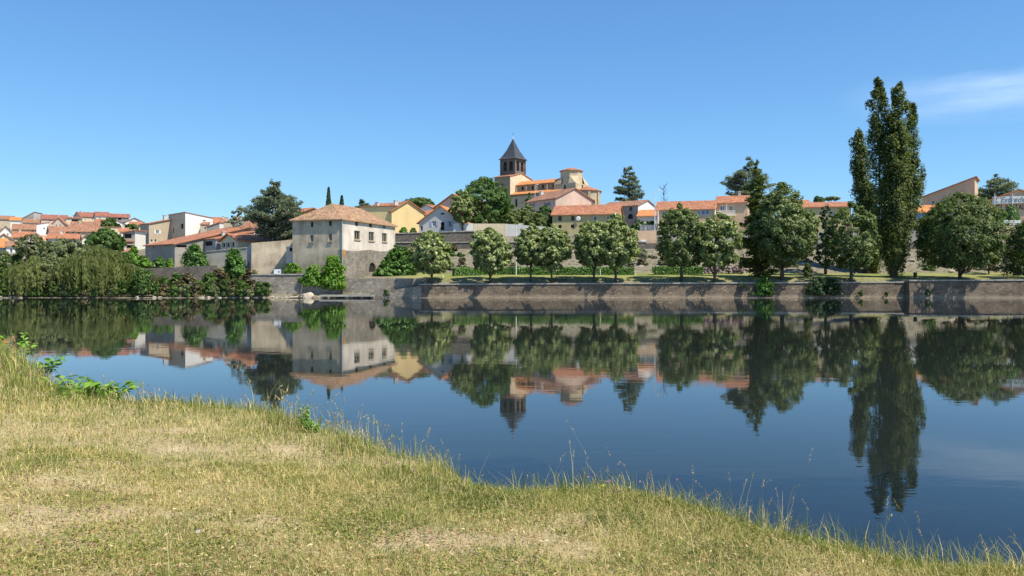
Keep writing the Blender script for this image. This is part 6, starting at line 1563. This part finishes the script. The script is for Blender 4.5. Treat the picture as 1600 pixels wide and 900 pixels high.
for j in range(9):
    t = 1.0-0.018*j*1.3; h = ln*(t-0.35*le*t*t); o = ln*le*t*t*0.9
    p = np.stack([x+np.cos(az)*o, y+np.sin(az)*o, z0+h], 1)[k]+rng.normal(size=(k.sum(), 3))*0.0035
    hd.append(p); hn.append(unit(rng.normal(size=p.shape))); hr.append(rng.random(len(p)))
hd = np.concatenate(hd)
ho = leaf_mesh('seed_heads', hd, np.concatenate(hn), 0.011*np.clip(np.hypot(hd[:, 0], hd[:, 1])/7, 0.9, 1.8), np.concatenate(hr), M['straw'], rng, so, elong=1.8, width=0.5, droop=-1.2)
ho['kind'] = 'stuff'
# small flowers of the edge
def fl(x, y):
    d = edge_d(x, y); return np.exp(-((d+0.1)/0.35)**2)*sstep(0.5, 0.75, vnoise(x*0.9, y*0.9, 121))*(np.abs(x) < 0.74*y+1)
for nm, lb, col, sd, cnt in (('yellow_flowers', 'tiny yellow flowers scattered along the bank edge', [(0.0, (0.6, 0.42, 0.02)), (1.0, (0.8, 0.62, 0.05))], 1, 900), ('purple_flowers', 'tiny purple clover flowers along the bank edge', [(0.0, (0.26, 0.12, 0.22)), (1.0, (0.5, 0.28, 0.42))], 2, 1500)):
    x, y = scatter(cnt, -9, 4, 5, 14, fl); n = len(x)
    if sd == 1: keep = rng.random(n) < 0.5; x, y = x[keep], y[keep]; n = len(x)
    hgt = 0.1+0.14*rng.random(n); M[nm] = leaf_mat(nm, col, 0.2, gain=1.0)
    P = np.stack([x, y, NB(x, y)+hgt], 1); P = np.repeat(P, 5, 0)+rng.normal(size=(n*5, 3))*0.006
    o = leaf_mesh(nm, P, unit(rng.normal(size=P.shape)+np.array([0, 0, 0.8])), np.full(len(P), 0.014), rng.random(len(P)), M[nm], rng)
    tag(o, lb, 'flowers', kind='stuff')
    st_ = blades('flower_stems', x, y, NB(x, y), hgt, np.full(n, 0.003), rng.random(n)*6, np.full(n, 0.0), np.full(n, 0.2), o); st_['kind'] = 'stuff'

# ---------------------------------------------------------------- leafy plants of the near bank
def leafy_plant(name, label, x, y, hgt, spread, stems, leaf, seed, cat='plant', mat='bright_leaf', pairs=7):
    """upright stems with pairs of broad leaves, each leaf folded along its midrib"""
    rg = np.random.default_rng(seed); z0 = float(NB(x, y))-0.03; root = empty(name, (x, y, z0)); tag(root, label, cat)
    tb = MB(); P, Nn, S = [], [], []
    for k in range(stems):
        a = rg.random()*6.283; q = spread*math.sqrt(rg.random()); h = hgt*(0.55+0.45*rg.random())
        tip = np.array([math.cos(a)*q, math.sin(a)*q, h]); b = np.array([math.cos(a)*q*0.3, math.sin(a)*q*0.3, 0])
        mid = (b+tip)/2+np.array([0, 0, 0.12*h]); tb.tube([b, mid, tip], [0.009, 0.006, 0.003], 5)
        for j in range(pairs):
            t = 0.3+0.7*j/(pairs-1); c = (1-t)**2*b+2*t*(1-t)*mid+t*t*tip
            for s in (0, 1):
                ang = a+j*1.57+s*3.14+rg.normal()*0.4; o = np.array([math.cos(ang), math.sin(ang), 0.15])
                P.append(c+o*leaf*0.55); Nn.append(unit(np.array([[math.cos(ang)*0.35, math.sin(ang)*0.35, 1.0]])+rg.normal(size=(1, 3))*0.25)[0]); S.append(leaf*(0.7+0.5*rg.random()))
    P = np.array(P); Nn = np.array(Nn)
    leaf_mesh('leaves', P, Nn, np.array(S), 0.5+rg.normal(size=len(P))*0.22, M[mat], rg, root, elong=1.5, width=0.8)
    tb.build('stem', M['green_stem'], root)
M['green_stem'] = simple('green_stem', (0.10, 0.13, 0.04), 0.7)
def at_px(px, py, z):        # ground point below a photo position, for a surface of height z
    Y = (EYE-z)*F/(py-HORIZON); return wx(px, Y), Y
for k, (px, py, h, sp, st_, lf, lb) in enumerate([
        (150, 612, 0.52, 0.6, 22, 0.12, 'broad leaved green sapling at the left bank edge'),
        (105, 600, 0.50, 0.55, 16, 0.11, 'broad leaved green sapling left of the largest one'),
        (60, 585, 0.45, 0.5, 10, 0.09, 'broad leaved weed in the tall grass at the left'),
        (12, 555, 0.85, 0.8, 16, 0.10, 'leafy weed at the left edge of the picture'),
        (476, 668, 0.36, 0.10, 6, 0.04, 'small upright leafy seedling on the bank edge'),
        (490, 672, 0.26, 0.12, 5, 0.035, 'low leafy seedling beside the upright one')]):
    x, y = at_px(px, py, 0.95)
    leafy_plant('leafy_plant', lb, x, y, h, sp, st_, lf, 500+k)
x, y = at_px(310, 826, 1.1)
rock('pebble', 'small grey stone lying in the dry grass', x, y, float(NB(x, y))+0.012, 0.035, 0.022, 0.016, 77, mat='concrete', cat='stone')
